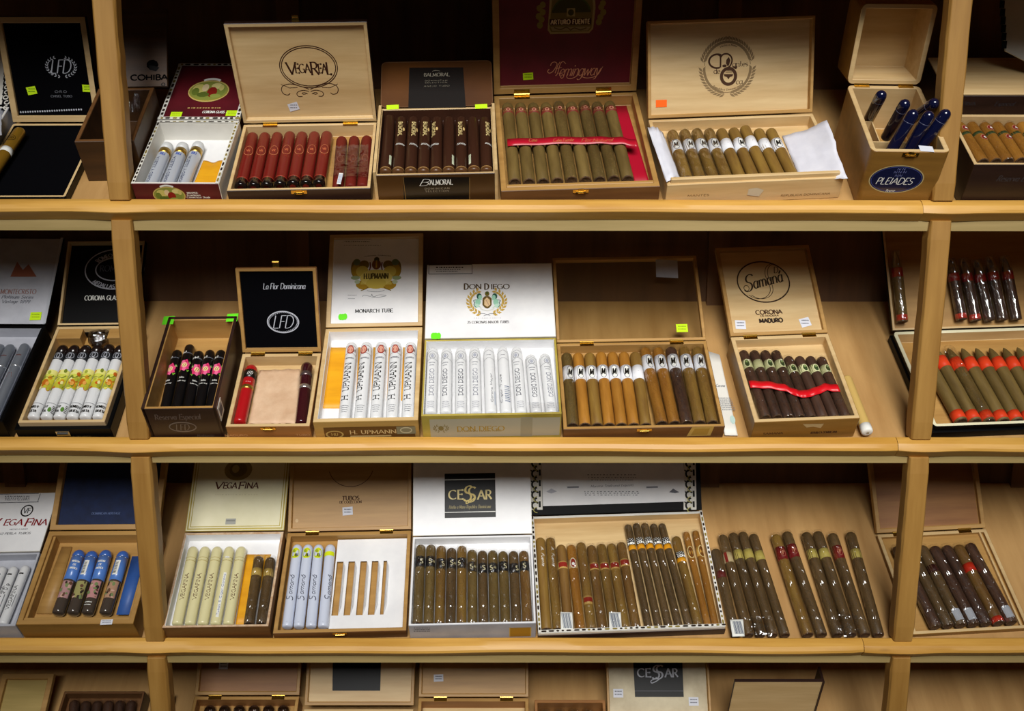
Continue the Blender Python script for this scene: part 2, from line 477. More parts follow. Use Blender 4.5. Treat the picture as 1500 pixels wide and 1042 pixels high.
class Pr:
    """Flat print: polygons on a plane or round a tube, one mesh with a material per ink."""

    def __init__(s, put, to=None, lift=0.00015):
        s.put, s.to, s.lift = put, to, lift
        s.v, s.f, s.m, s.mats, s.n = [], [], [], [], 0

    def frame(s, view, c):
        """Centre, and the size of one view pixel along both axes."""
        if s.to is None:
            return c[0] * .001, c[1] * .001, .001, .001
        a = s.to(view, c)
        b = s.to(view, (c[0] + 4, c[1]))
        d = s.to(view, (c[0], c[1] - 4))
        return a[0], a[1], abs(b[0] - a[0]) / 4, abs(d[1] - a[1]) / 4

    def add(s, pts, mat, faces=None):
        if mat not in s.mats:
            s.mats.append(mat)
        b = len(s.v)
        z = s.lift + s.n * (.00004 if s.to is None else .000008)
        s.v += [s.put(p[0], p[1], z) for p in pts]
        for f in (faces or [tuple(range(len(pts)))]):
            s.f.append(tuple(b + i for i in f))
            s.m.append(s.mats.index(mat))
        return s

    def step(s):
        s.n += 1
        return s

    def rect(s, view, c, w, h, mat, rot=0.0, skew=0.0):
        cx, cy, kx, ky = s.frame(view, c)
        g = math.radians(rot)
        nx = max(1, int(w * kx / .002)) if s.to is None else 1
        pts, fs = [], []
        for i in range(nx + 1):
            for j in (0, 1):
                x, y = (i / nx - .5) * w, (j - .5) * h
                x += skew * y
                pts.append((cx + (x * math.cos(g) - y * math.sin(g)) * kx, cy + (x * math.sin(g) + y * math.cos(g)) * ky))
        fs = [(2 * i, 2 * i + 2, 2 * i + 3, 2 * i + 1) for i in range(nx)]
        s.step()
        return s.add(pts, mat, fs)

    def disc(s, view, c, rx, ry, mat, n=24, a0=0, a1=360):
        cx, cy, kx, ky = s.frame(view, c)
        pts = [(cx, cy)] + [(cx + rx * kx * math.cos(math.radians(a0 + (a1 - a0) * i / n)), cy + ry * ky * math.sin(math.radians(a0 + (a1 - a0) * i / n))) for i in range(n + 1)]
        s.step()
        return s.add(pts, mat, [(0, i + 1, i + 2) for i in range(n)])

    def ring(s, view, c, rx, ry, wid, mat, n=40, a0=0, a1=360):
        cx, cy, kx, ky = s.frame(view, c)
        pts = []
        for i in range(n + 1):
            g = math.radians(a0 + (a1 - a0) * i / n)
            for q in (-.5, .5):
                pts.append((cx + (rx + q * wid) * kx * math.cos(g), cy + (ry + q * wid) * ky * math.sin(g)))
        s.step()
        return s.add(pts, mat, [(2 * i, 2 * i + 1, 2 * i + 3, 2 * i + 2) for i in range(n)])

    def poly(s, view, pts, mat):
        """Points read one by one in the view."""
        if s.to is None:
            q = [(p[0] * .001, p[1] * .001) for p in pts]
        else:
            q = [tuple(s.to(view, p))[:2] for p in pts]
        s.step()
        return s.add(q, mat)

    def line(s, view, pts, wid, mat, thin=1.0, smooth=True):
        """A pen line through view points given relative to their first point's scale."""
        cx, cy, kx, ky = s.frame(view, pts[0])
        up = 1 if s.to is None else -1
        if len(pts) >= 4 and smooth:
            pts = catmull(pts)
        q = [(cx + (p[0] - pts[0][0]) * kx, cy + up * (p[1] - pts[0][1]) * ky) for p in pts]
        s.step()
        return s._pen(q, wid * (kx + ky) / 2, mat, thin)

    def _pen(s, q, w, mat, thin):
        n = len(q)
        if n < 2:
            return s
        pts = []
        closed = n > 3 and abs(q[0][0] - q[-1][0]) + abs(q[0][1] - q[-1][1]) < 1e-9
        for i, p in enumerate(q):
            a = q[i - 1] if i > 0 else (q[-2] if closed else q[0])
            b = q[i + 1] if i < n - 1 else (q[1] if closed else q[-1])
            dx, dy = b[0] - a[0], b[1] - a[1]
            l = math.hypot(dx, dy) or 1e-9
            dx, dy = dx / l, dy / l
            k = thin + (1 - thin) * min(1, abs(dy * .97 - dx * .24))
            hx, hy = -dy * w * k / 2, dx * w * k / 2
            pts += [(p[0] + hx, p[1] + hy), (p[0] - hx, p[1] - hy)]
        return s.add(pts, mat, [(2 * i, 2 * i + 1, 2 * i + 3, 2 * i + 2) for i in range(n - 1)])

    def text(s, t, view, c, w, h, mat, style='serif', weight=.17, thin=.3, slant=0.0, track=.1, turn=0, arc=None, small=.78):
        """A line of lettering centred on c, w wide and h high in view pixels; turn 90 reads upwards, arc=(rx, ry) bends it round c."""
        st, W = layout(t, style, track, small)
        cx, cy, kx, ky = s.frame(view, c)
        sx, sy = w / W, h
        g = math.radians(turn)
        s.step()
        for pl in st:
            q = []
            # split long strokes so that they follow curved surfaces
            fine = [pl[0]]
            for a, b in zip(pl, pl[1:]):
                m = 3 if (arc or s.to is None) else 1
                fine += [(a[0] + (b[0] - a[0]) * j / m, a[1] + (b[1] - a[1]) * j / m) for j in range(1, m + 1)]
            for x, y in fine:
                x = (x - W / 2 + slant * (y - .5)) * sx
                y = (y - .5) * sy
                if arc:
                    R = arc[0]
                    if arc[0] > 0:
                        f = PI / 2 - x / R
                        X, Y = (R + y) * math.cos(f), (R + y) * math.sin(f) * arc[1] / arc[0]
                    else:
                        R = -R
                        f = -PI / 2 + x / R
                        X, Y = (R - y) * math.cos(f), (R - y) * math.sin(f) * arc[1] / R
                    x, y = X, Y
                X, Y = x * math.cos(g) - y * math.sin(g), x * math.sin(g) + y * math.cos(g)
                q.append((cx + X * kx, cy + Y * ky))
            s._pen(q, weight * h * (kx + ky) / 2, mat, thin)
        return s

    def scribble(s, view, c, w, h, mat, seed=0, words=3):
        """A line of print too small to read: short uneven dashes."""
        rnd = random.Random(seed)
        x = -w / 2
        while x < w / 2 - 1:
            d = min(rnd.uniform(.08, .22) * w / words * 1.6, w / 2 - x)
            s.n -= 1
            s.rect(view, (c[0] + x + d / 2, c[1]), d, h, mat)
            x += d + rnd.uniform(.02, .05) * w
        s.step()
        return s

    def wreath(s, view, c, rx, ry, size, mat, n=9, a0=-60, a1=60, both=True, wid=.42):
        """Laurel leaves along an arc, mirrored to the other side."""
        cx, cy, kx, ky = s.frame(view, c)
        s.step()
        for side in ((1, -1) if both else (1,)):
            for i in range(n):
                t = math.radians(a0 + (a1 - a0) * i / (n - 1))
                for o in (-1, 1):
                    px, py = rx * math.cos(t), ry * math.sin(t)
                    d = t + PI / 2 + o * .6
                    L = size
                    ex, ey = px + L * math.cos(d), py + L * math.sin(d)
                    mx, my = (px + ex) / 2, (py + ey) / 2
                    nx, ny = -math.sin(d) * L * wid / 2, math.cos(d) * L * wid / 2
                    q = [(px, py), (mx + nx, my + ny), (ex, ey), (mx - nx, my - ny)]
                    if side * o < 0:
                        q = q[::-1]
                    s.add([(cx + side * a * kx, cy + b * ky) for a, b in q], mat)
        return s

    def build(s, name, parent):
        if not s.v:
            return None
        me = mesh(name, s.v, s.f, s.m)
        o = link(name, me, parent, s.mats)
        if name in ('patterned_trim', 'scrollwork', 'painted_label', 'printed_label', 'certificate_print'):
            o['kind'] = 'stuff'           # fine print, too small to pick apart
        return o


# ------------------------------------------------------------------ cigar boxes
def outline(x0, x1, y0, y1, rad):
    if rad <= 0:
        return [(x0, y0), (x1, y0), (x1, y1), (x0, y1)]
    out = []
    for cx, cy, a in ((x0 + rad, y0 + rad, 180), (x1 - rad, y0 + rad, 270), (x1 - rad, y1 - rad, 0), (x0 + rad, y1 - rad, 90)):
        for k in range(6):
            g = math.radians(a + 18 * k)
            out.append((cx + rad * math.cos(g), cy + rad * math.sin(g)))
    return out


def tray_mesh(name, x0, x1, y0, y1, z0, z1, wall, floor, rad=0.0, cut_front=0.0):
    """Open tray: materials 0 outside, 1 rim, 2 inside walls, 3 floor. cut_front lowers the front wall."""
    oo = outline(x0, x1, y0, y1, rad)
    ii = outline(x0 + wall, x1 - wall, y0 + wall, y1 - wall, max(rad - wall, .001) if rad else 0)
    n = len(oo)
    tz = lambda y: z1 - (cut_front if y < y0 + wall + 1e-4 else 0.0)
    vs = [(x, y, z0) for x, y in oo] + [(x, y, z1) for x, y in oo] + [(x, y, z1) for x, y in ii] + [(x, y, floor) for x, y in ii]
    fs, mi = [tuple(reversed(range(n)))], [0]
    for i in range(n):
        j = (i + 1) % n
        fs += [(i, j, n + j, n + i), (n + i, n + j, 2 * n + j, 2 * n + i), (2 * n + i, 2 * n + j, 3 * n + j, 3 * n + i)]
        mi += [0, 1, 2]
    fs.append(tuple(range(3 * n, 4 * n)))
    mi.append(3)
    return mesh(name, vs, fs, mi)


class Box:
    pass


LOG = []


def box(label, row, view, FL, FR, BL, BR, out, rim, inn, floor=None, wall=.005, sf=.0015, h=None, deep=.021, rad=0.0,
        lid=None, name='cigar_box', cat='cigar box', group=None, yawk=.5, d=None, hinge=0, clasp=False, bevw=.0007):
    """A box from the four rim corners seen in a view: heights come from the shelf, widths and depth from the rim plane."""
    b = Box()
    m = SM[row]
    mf = ((FL[0] + FR[0]) / 2, (FL[1] + FR[1]) / 2)
    if h is None:
        v = sight(view, mf)
        nrm = m.to_3x3() @ Vector((0, 1, 0))
        t = (m @ Vector((0, sf, 0)) - CAM_POS).dot(nrm) / v.dot(nrm)
        h = (m.inverted() @ (CAM_POS + v * t)).z
    q = [on_plane(m, view, p, h) for p in (FL, FR, BL, BR)]
    fm, bm = (q[0] + q[1]) / 2, (q[2] + q[3]) / 2
    wv = ((q[1] - q[0]) + (q[3] - q[2])) / 2
    y1 = math.atan2(wv.y, wv.x)
    dv = bm - fm
    y2 = math.atan2(-dv.x, dv.y)
    yaw = y1 * (1 - yawk) + y2 * yawk
    w = ((q[1] - q[0]).length + (q[3] - q[2]).length) / 2 - .0012
    cen = (fm + bm) / 2
    dd = d or dv.length
    dep = Vector((-math.sin(yaw), math.cos(yaw), 0))
    front = cen - dep * dd / 2 if d is None else fm
    low = front.y - abs(math.sin(yaw)) * w / 2
    if low < .001:
        front.y += .001 - low
    b.row, b.w, b.d, b.h, b.wall, b.yaw, b.deep = row, w, dd, h, wall, yaw, min(deep, h - .002)
    b.world = m @ Matrix.Translation((front.x, front.y, 0)) @ Matrix.Rotation(yaw, 4, 'Z')
    LOG.append((label[:34], round(w, 3), round(dd, 3), round(h, 3), round(math.degrees(y1), 1), round(math.degrees(y2), 1), [round(x, 3) for x in front]))
    b.root = empty(name, b.world)
    tag(b.root, label, cat, group)
    b.floor = max(.0015, h - b.deep)
    floor = floor or inn
    me = tray_mesh('tray', -w / 2, w / 2, 0, dd, 0, h, wall, b.floor, rad)
    b.tray = link('tray', me, b.root, [out, rim, inn, floor])
    if bevw:
        bevel(b.tray, bevw)
    b.front = (lambda a, c, z: (a, -z, c)), (lambda vw, p: _front(b, vw, p))
    b.top = (lambda a, c, z: (a, c, h + z)), (lambda vw, p: on_plane(b.world, vw, p, h))
    b.bottom = (lambda a, c, z: (a, c, b.floor + z)), (lambda vw, p: on_plane(b.world, vw, p, b.floor))
    for k in range(hinge):
        x = (-1, 1)[k] * w * .3
        mb = MB().box(x - .011, x + .011, dd - .006, dd + .0012, h - .0002, h + .0006)
        mb.cyl((x - .011, dd + .001, h + .001), (x + .011, dd + .001, h + .001), .0017, 8)
        mb.build('hinge', BRASS, b.root)
    if clasp:
        mb = MB().box(-.011, .011, -.0012, .0002, h - .0065, h - .001).box(-.004, .004, -.0022, -.0010, h - .007, h + .0005)
        mb.cyl((-.007, -.0024, h - .0045), (.007, -.0024, h - .0045), .0011, 8)
        mb.build('clasp', BRASS, b.root)
    b.lid = None
    if lid:
        make_lid(b, view, **lid)
    return b


def _front(b, view, p):
    fr = b.world @ Matrix(((1, 0, 0, 0), (0, 0, -1, 0), (0, 1, 0, 0), (0, 0, 0, 1)))
    return on_plane(fr, view, p, 0)


def lid_frame(b, th):
    g = math.radians(th)
    u = Vector((0, -math.cos(g), math.sin(g)))
    v = Vector((0, -math.sin(g), -math.cos(g)))
    m = Matrix(((1, 0, 0), u, v)).transposed().to_4x4()
    m.translation = Vector((0, b.d + .0012, b.h + .0012))
    return m


PANE = film('glass_pane', .06, .03, 0.0, 1.0, (.93, .93, .90, 1))


def glass_frame(ww, L, t, k, old):
    mb = MB().box(-ww, ww, 0, k, -t, 0).box(-ww, ww, L - k, L, -t, 0).box(-ww, -ww + k, k, L - k, -t, 0).box(ww - k, ww, k, L - k, -t, 0)
    me = mesh('lid', mb.v, mb.f)
    me.materials.append(old.materials[1])
    return me


def make_lid(b, view, T=None, L=None, theta=None, pref=None, hint=(60, 178), t=.009, rimw=.005, pt=.0025, out=None, rim=None, inn=None, side=None, w=None, rad=0.0, x=0.0, gap=0.0, glass=False):
    wall_y = .004 + SHELF_L * CS - .008
    if theta is None and L is None:
        ox, oy, k = VIEW[view]
        ty = oy + ((T[0][1] + T[1][1]) / 2) / k
        best = None
        for i in range(int(hint[0]), int(hint[1]) + 1):
            f = b.world @ lid_frame(b, i)
            lo, hi = .03, .32
            for _ in range(24):
                L = (lo + hi) / 2
                if project(f @ Vector((0, L, 0)))[1] > ty:
                    lo = L
                else:
                    hi = L
            if (f @ Vector((0, L, -t))).y > wall_y:
                continue
            cost = ((L / b.d - 1) / .12) ** 2 + ((i - (pref or (hint[0] + hint[1]) / 2)) / 12) ** 2
            if best is None or cost < best[0]:
                best = (cost, i, L)
        theta, L = best[1], best[2]
        LOG.append(('   lid', theta, round(L, 3), round(L / b.d, 2)))
    elif theta is None:
        theta = pref
    L = L or b.d
    while (b.world @ lid_frame(b, theta) @ Vector((0, L, -t))).y > wall_y:
        theta -= .5
    b.theta, b.L = theta, L
    f = lid_frame(b, theta)
    ww = (w or b.w) / 2
    if rimw > 0:
        me = tray_mesh('lid', x - ww, x + ww, gap, L, -t, 0, rimw, -t + pt, rad)
        z = -t + pt
    else:
        me = tray_mesh('lid', x - ww, x + ww, gap, L, -t, 0, .0012, -.0002, rad)
        z = 0.0
    o = link('lid', me, b.root, [out, rim or inn, side or rim or inn, inn])
    o.matrix_local = f
    bevel(o, .0007)
    b.lid = o
    if glass:
        o.data = glass_frame(ww, L, t, rimw, o.data)
        pane = MB().box(-ww + rimw * .6, ww - rimw * .6, rimw * .6, L - rimw * .6, -t * .55, -t * .55 + .0012).build('glass_pane', PANE, o)
        z = -t * .55 + .0013
    b.lidworld = b.world @ f
    b.lidz = z
    b.lidsurf = (lambda a, c, h: (a, c, z + h)), (lambda vw, p: on_plane(b.lidworld, vw, p, z))
    b.lidrim = (lambda a, c, h: (a, c, h)), (lambda vw, p: on_plane(b.lidworld, vw, p, 0))
    return o


def sticker(b, where, view, c, w, h, mat, rot=0.0, name='price_sticker', label=None, ink=None):
    surf = {'lid': getattr(b, 'lidsurf', None), 'lidrim': getattr(b, 'lidrim', None), 'front': b.front, 'top': b.top, 'floor': b.bottom}[where]
    par = b.lid if where.startswith('lid') else b.root
    p = Pr(*surf, lift=.0006)
    p.rect(view, c, w, h, mat, rot)
    if ink:
        p.step()
        for k in (.22, -.12):
            p.scribble(view, (c[0], c[1] - k * h), w * .7, h * .12, ink, int(c[0]), 2)
    o = p.build(name, par)
    if label:
        o['label'] = label
    return o


# ------------------------------------------------------------------ cigars and tubes
def lathe(name, prof, n=16, mi=None):
    vs, fs, ms = [], [], []
    for y, r in prof:
        for i in range(n):
            g = 2 * PI * i / n + PI / 2
            vs.append((r * math.cos(g), y, r * math.sin(g)))
    for k in range(len(prof) - 1):
        for i in range(n):
            j = (i + 1) % n
            fs.append((k * n + i, (k + 1) * n + i, (k + 1) * n + j, k * n + j))
            ms.append(mi[k] if mi else 0)
    fs.append(tuple(range(n)))
    ms.append(mi[0] if mi else 0)
    fs.append(tuple(reversed(range((len(prof) - 1) * n, len(prof) * n))))
    ms.append(mi[-1] if mi else 0)
    me = mesh(name, vs, fs, ms, True)
    return me


MESHES = {}


def body_mesh(shape, L, r):
    k = (shape, round(L, 4), round(r, 5))
    if k in MESHES:
        return MESHES[k]
    if shape == 'cigar':
        prof = [(.0006, r * .72), (0, r * .8), (0, r * .93), (.0012, r)] + [(L * t, r * (1 + .012 * math.sin(9 * t + L * 900))) for t in (.15, .3, .45, .6, .75, .88)]
        prof += [(L - r * .9, r * .995), (L - r * .5, r * .9), (L - r * .2, r * .66), (L - r * .04, r * .3), (L, r * .05)]
        me = lathe('cigar', prof, 16, [1, 1, 1] + [0] * 11)
    elif shape == 'torpedo':
        prof = [(.0006, r * .7), (0, r * .8), (0, r * .93), (.0012, r)] + [(L * t, r) for t in (.2, .4, .6)]
        prof += [(L - r * 4, r * .97), (L - r * 2.6, r * .82), (L - r * 1.3, r * .58), (L - r * .4, r * .32), (L, r * .08)]
        me = lathe('cigar', prof, 16, [1, 1, 1] + [0] * 8)
    elif shape == 'tube':
        prof = [(0, r * .5), (.0006, r * .86), (.002, r * .97), (.0045, r), (L * .5, r), (L - r, r), (L - r * .55, r * .88), (L - r * .22, r * .62), (L - r * .05, r * .3), (L, r * .03)]
        me = lathe('tube', prof, 18)
    elif shape == 'flat_tube':                    # shouldered cap, domed foot
        prof = [(0, r * .3), (.0008, r * .62), (.003, r * .88), (.007, r), (L * .5, r), (L - .004, r), (L - .0015, r * .95), (L, r * .8), (L, r * .1)]
        me = lathe('tube', prof, 18)
    MESHES[k] = me
    return me


def ring_mesh(y0, y1, r, n=18, name='band', end=0):
    k = ('ring', round(y0, 4), round(y1, 4), round(r, 5), end)
    if k not in MESHES:
        if end == 1:      # closes over the head
            q = r
            prof = [(y0, r * .96), (y0, r), (y1 - q, r), (y1 - q * .55, r * .88), (y1 - q * .22, r * .62), (y1 - q * .05, r * .3), (y1, r * .03)]
        elif end == -1:   # closes over the foot
            prof = [(y0, r * .5), (y0 + .0006, r * .86), (y0 + .002, r * .97), (y0 + .0045, r), (y1, r), (y1, r * .96)]
        else:
            prof = [(y0, r * .97), (y0, r), ((y0 + y1) / 2, r), (y1, r), (y1, r * .97)]
        MESHES[k] = lathe(name, prof, n)
    return MESHES[k]


def sleeve_mesh(L, r, seed):
    """Clear sleeve: snug at the sides, puckered on top and towards the foot."""
    k = ('sleeve', round(L, 3), round(r, 4), seed)
    if k in MESHES:
        return MESHES[k]
    rnd = random.Random(seed)
    n, rows = 18, 36
    vs, fs = [], []
    for a in range(rows + 1):
        t = a / rows
        y = -.0006 + t * (L + .003)
        low = max(0, 1 - t / .30) + max(0, (t - .93) / .07)
        pinch = .80 + .20 * min(1, t / .05)
        for i in range(n):
            g = 2 * PI * i / n + PI / 2
            up = max(0.0, math.sin(g))
            f = 1.0 + up * up * (.025 + rnd.uniform(0, .06) + low * rnd.uniform(0, .26))
            sq = 1.0 if t < .95 else .5 + .5 * (1 - t) / .05
            vs.append((r * f * math.cos(g), y, r * f * math.sin(g) * sq * (pinch if up else 1)))
    for a in range(rows):
        for i in range(n):
            j = (i + 1) % n
            fs.append((a * n + i, (a + 1) * n + i, (a + 1) * n + j, a * n + j))
    MESHES[k] = mesh('cellophane', vs, fs, None, True)
    return MESHES[k]


ORD = ['first', 'second', 'third', 'fourth', 'fifth', 'sixth', 'seventh', 'eighth', 'ninth', 'tenth', 'eleventh', 'twelfth', 'thirteenth',
       'fourteenth', 'fifteenth', 'sixteenth', 'seventeenth']


def spot(frame, box_, view, head, foot, z, r, keep=True, dz=0.0):
    """Foot and head on the plane z of the frame, kept clear of the walls of the box."""
    a, b = on_plane(frame, view, foot, z), on_plane(frame, view, head, z + dz)
    if box_ is not None and keep:
        lim = box_.w / 2 - box_.wall - r - .0003
        for p in (a, b):
            p.x = max(-lim, min(lim, p.x))
        lean = abs(b.x - a.x) / max(.02, abs(b.y - a.y))
        a.y = max(a.y, box_.wall + .0012 + r * lean * 1.1)
        b.y = min(b.y, box_.d - box_.wall - .0045)
    elif box_ is None:
        a.y = max(a.y, .0035)
    return a, b


def stick(name, frame, a, b, shape, r, mats, tilt=0.0, L=None):
    """Top-level cigar or tube lying from a (foot) to b (head) in a frame."""
    w0, w1 = frame @ a, frame @ b
    y = (w1 - w0)
    L = L or y.length
    y.normalize()
    n = frame.to_3x3() @ Vector((0, 0, 1))
    x = y.cross(n).normalized()
    z = x.cross(y).normalized()
    m = Matrix((x, y, z)).transposed().to_4x4()
    m = m @ Matrix.Rotation(tilt, 4, 'Y')
    m.translation = w0
    src = body_mesh(shape, L, r)
    o = bpy.data.objects.new(name, src)
    COL.objects.link(o)
    if not src.materials:
        for q in mats:
            src.materials.append(q)
    for i, q in enumerate(mats):
        if src.materials[i] != q:
            o.material_slots[i].link = 'OBJECT'
            o.material_slots[i].material = q
    o.matrix_world = m
    o['len'] = 0
    del o['len']
    return o, L


def part(name, me, parent, mat):
    o = bpy.data.objects.new(name, me)
    COL.objects.link(o)
    o.parent = parent
    if not me.materials:
        me.materials.append(mat)
    elif me.materials[0] != mat:
        o.material_slots[0].link = 'OBJECT'
        o.material_slots[0].material = mat
    return o


def band(o, L, r, t0, t1, mat, name='band', k=1.012, end=0):
    """A paper band between fractions t0..t1 measured from the head."""
    return part(name, ring_mesh(L * (1 - t1), L * (1 - t0), r * k, 18, name, end), o, mat)


def wrap(R):
    return lambda a, c, h: ((R + h) * math.sin(a / R), c, (R + h) * math.cos(a / R))


def roll(where, b, view, heads, feet, noun, group, cat='cigar', shape='cigar', r=.0085, mat=None, deco=None, cello=(), z=None, row=None,
         name='cigar', fit=True, mats=None, lift=0.0, keep=True, first=0, tilts=None, even=None):
    """A row of cigars or tubes, each an object of its own. where: phrase for the labels. deco(o, L, r, i) adds bands and print."""
    frame = b.world if b is not None else SM[row]
    heads, feet = list(heads), list(feet)
    n = len(heads)
    fixed = z is not None
    if z is None:
        z = (b.floor + r * 1.05 + lift + .0003) if b is not None else r * 1.05 + .0003 + lift
    if even:
        for q in (heads, feet):
            q[:] = [(q[0][0] + (q[-1][0] - q[0][0]) * i / (n - 1), q[i][1]) for i in range(n)]
    ends = [spot(frame, b, view, heads[i], feet[i], z, r, keep) for i in range(n)]
    if even is None and n >= 5:
        gaps = [abs(h2[0] - h1[0]) for h1, h2 in zip(heads, heads[1:])] + [abs(f2[0] - f1[0]) for f1, f2 in zip(feet, feet[1:])]
        even = max(gaps) < 1.5 * min(gaps)
    if even and b is not None:
        for k in (0, 1):
            xa, xb = ends[0][k].x, ends[-1][k].x
            for i in range(n):
                ends[i][k].x = xa + (xb - xa) * i / (n - 1)
    if fit:
        for i in range(n - 1):
            for k in (0, 1):
                g = (ends[i + 1][k] - ends[i][k])
                # separation across the cigars' own direction
                d = (ends[i][1] - ends[i][0]).normalized()
                r = min(r, abs(g.x * d.y - g.y * d.x) / 2 * .975)
        r = max(r, .005)
        LOG.append(("roll", where, noun, round(r, 4)))
        if not fixed:
            z2 = (b.floor + r * 1.05 + lift + .0003) if b is not None else r * 1.05 + .0003 + lift
            for e in ends:
                e[0].z = e[1].z = z2
    out = []
    for i in range(n):
        a, e = ends[i]
        L = round((e - a).length / .002) * .002
        mm = mats[i] if mats else (mat, FOOT)
        if not isinstance(mm, tuple):
            mm = (mm,)
        rb = r * .98 if i in cello else r
        o, L = stick(name, frame, a, e, shape, rb, mm, tilts[i] if tilts else 0.0, L)
        which = ('leftmost ' if i == 0 and not first else 'rightmost ' if i == n - 1 and not first else '%s ' % ORD[i + first])
        tail = '' if (i in (0, n - 1) and not first) else ' from the left'
        tag(o, (which + noun + tail + ' ' + where) if n > 1 else noun + ' ' + where, cat, group)
        if deco:
            deco(o, L, rb * .998 if i in cello else rb, i)
        if i in cello:
            part('cellophane', sleeve_mesh(L, r, i % 3), o, CELLO)
        out.append((o, L, r))
    return out


def sheet(name, frame, view, corners, zs, mat, parent=None, bump=.0015, n=10, thick=.0003, seed=1, curl=None):
    """A sheet of paper or cloth over four seen corners (near left, near right, far left, far right)."""
    rnd = random.Random(seed)
    q = [on_plane(frame, view, c, zz) for c, zz in zip(corners, zs)]
    vs, fs = [], []
    for j in range(n + 1):
        for i in range(n + 1):
            u, v = i / n, j / n
            p = q[0] * (1 - u) * (1 - v) + q[1] * u * (1 - v) + q[2] * (1 - u) * v + q[3] * u * v
            z = p.z + rnd.uniform(0, bump) + (curl(u, v) if curl else 0)
            vs.append((p.x, p.y, z))
    for j in range(n):
        for i in range(n):
            a = j * (n + 1) + i
            fs.append((a, a + 1, a + n + 2, a + n + 1))
    o = link(name, mesh(name, vs, fs, None, True), parent, [mat])
    if parent is None:
        o.matrix_world = frame
    if thick:
        s = o.modifiers.new('thickness', 'SOLIDIFY')
        s.thickness = thick
    return o


def ribbon(label, frame, view, pts, wid, z, mat, group=None, wave=.0008):
    """A flat ribbon across a row of cigars, through seen points, wid in metres along the cigars."""
    q = [on_plane(frame, view, p, z) for p in pts]
    vs, fs = [], []
    k = 6
    fine = []
    for a, b in zip(q, q[1:]):
        fine += [a.lerp(b, i / k) for i in range(k)]
    fine.append(q[-1])
    for i, p in enumerate(fine):
        zz = p.z + wave * math.sin(i * 1.1)
        vs += [(p.x, p.y - wid / 2, zz), (p.x, p.y, zz + .0004), (p.x, p.y + wid / 2, zz)]
    for i in range(len(fine) - 1):
        for j in (0, 1):
            fs.append((3 * i + j, 3 * i + 3 + j, 3 * i + 4 + j, 3 * i + 1 + j))
    o = link('ribbon', mesh('ribbon', vs, fs, None, True), None, [mat])
    o.matrix_world = frame
    s = o.modifiers.new('thickness', 'SOLIDIFY')
    s.thickness = .0003
    return tag(o, label, 'ribbon', group)


# ------------------------------------------------------------------ the shelving itself
unit = empty('display_shelving', Matrix.Translation((0.6, 0, RAILZ[4] - .2)))
tag(unit, 'pine display shelving with sloped shelves, rounded front rails and square posts', 'shelving')
UX = -0.6
UZ = -(RAILZ[4] - .2)
X0, X1 = -.42, 1.62


def under(o):
    o.parent = unit
    o.matrix_parent_inverse = Matrix.Translation((UX, 0, UZ))
    return o


PROF = [(.004, -.0262), (.004, -.0085), (-.0018, .0002), (-.005, .0010), (-.011, -.0008), (-.0175, -.0055), (-.0205, -.0112), (-.0207, -.0150), (-.0196, -.0164), (-.0182, -.0172), (-.0078, -.0266), (-.0062, -.0275), (.002, -.0275)]


def rail(row, x0, x1, seed, post_x):
    rnd = random.Random(seed)
    n = int((x1 - x0) / .018)
    ph = [rnd.uniform(0, 6) for _ in range(4)]
    vs, fs = [], []
    m = len(PROF)
    for i in range(n + 1):
        x = x0 + (x1 - x0) * i / n
        w = .0009 * math.sin(x * 9 + ph[0]) + .0006 * math.sin(x * 23 + ph[1])
        lump = sum(math.exp(-((x - p) / .035) ** 2) for p in post_x)
        edge = min(1, min(i, n - i) / 1.0 + .9)
        for y, z in PROF:
            low = 1 if z < -.0145 and y < 0 else 0
            yy = .004 + (y - .004) * edge
            vs.append((x, yy + (w if y < -.015 else 0) + (-.0018 * lump if low else 0), z + (w * .6 if z < -.01 else w * .25) - (.0014 * lump if low else 0)))
    for i in range(n):
        for j in range(m):
            k = (j + 1) % m
            fs.append((i * m + j, i * m + k, (i + 1) * m + k, (i + 1) * m + j))
    fs += [tuple(reversed(range(m))), tuple(n * m + j for j in range(m))]
    me = mesh('rail', vs, fs, None, True)
    me.set_sharp_from_angle(angle=math.radians(22))
    o = link('rail', me, None, [PINE])
    o.location = (0, 0, RAILZ[row])
    return under(o)


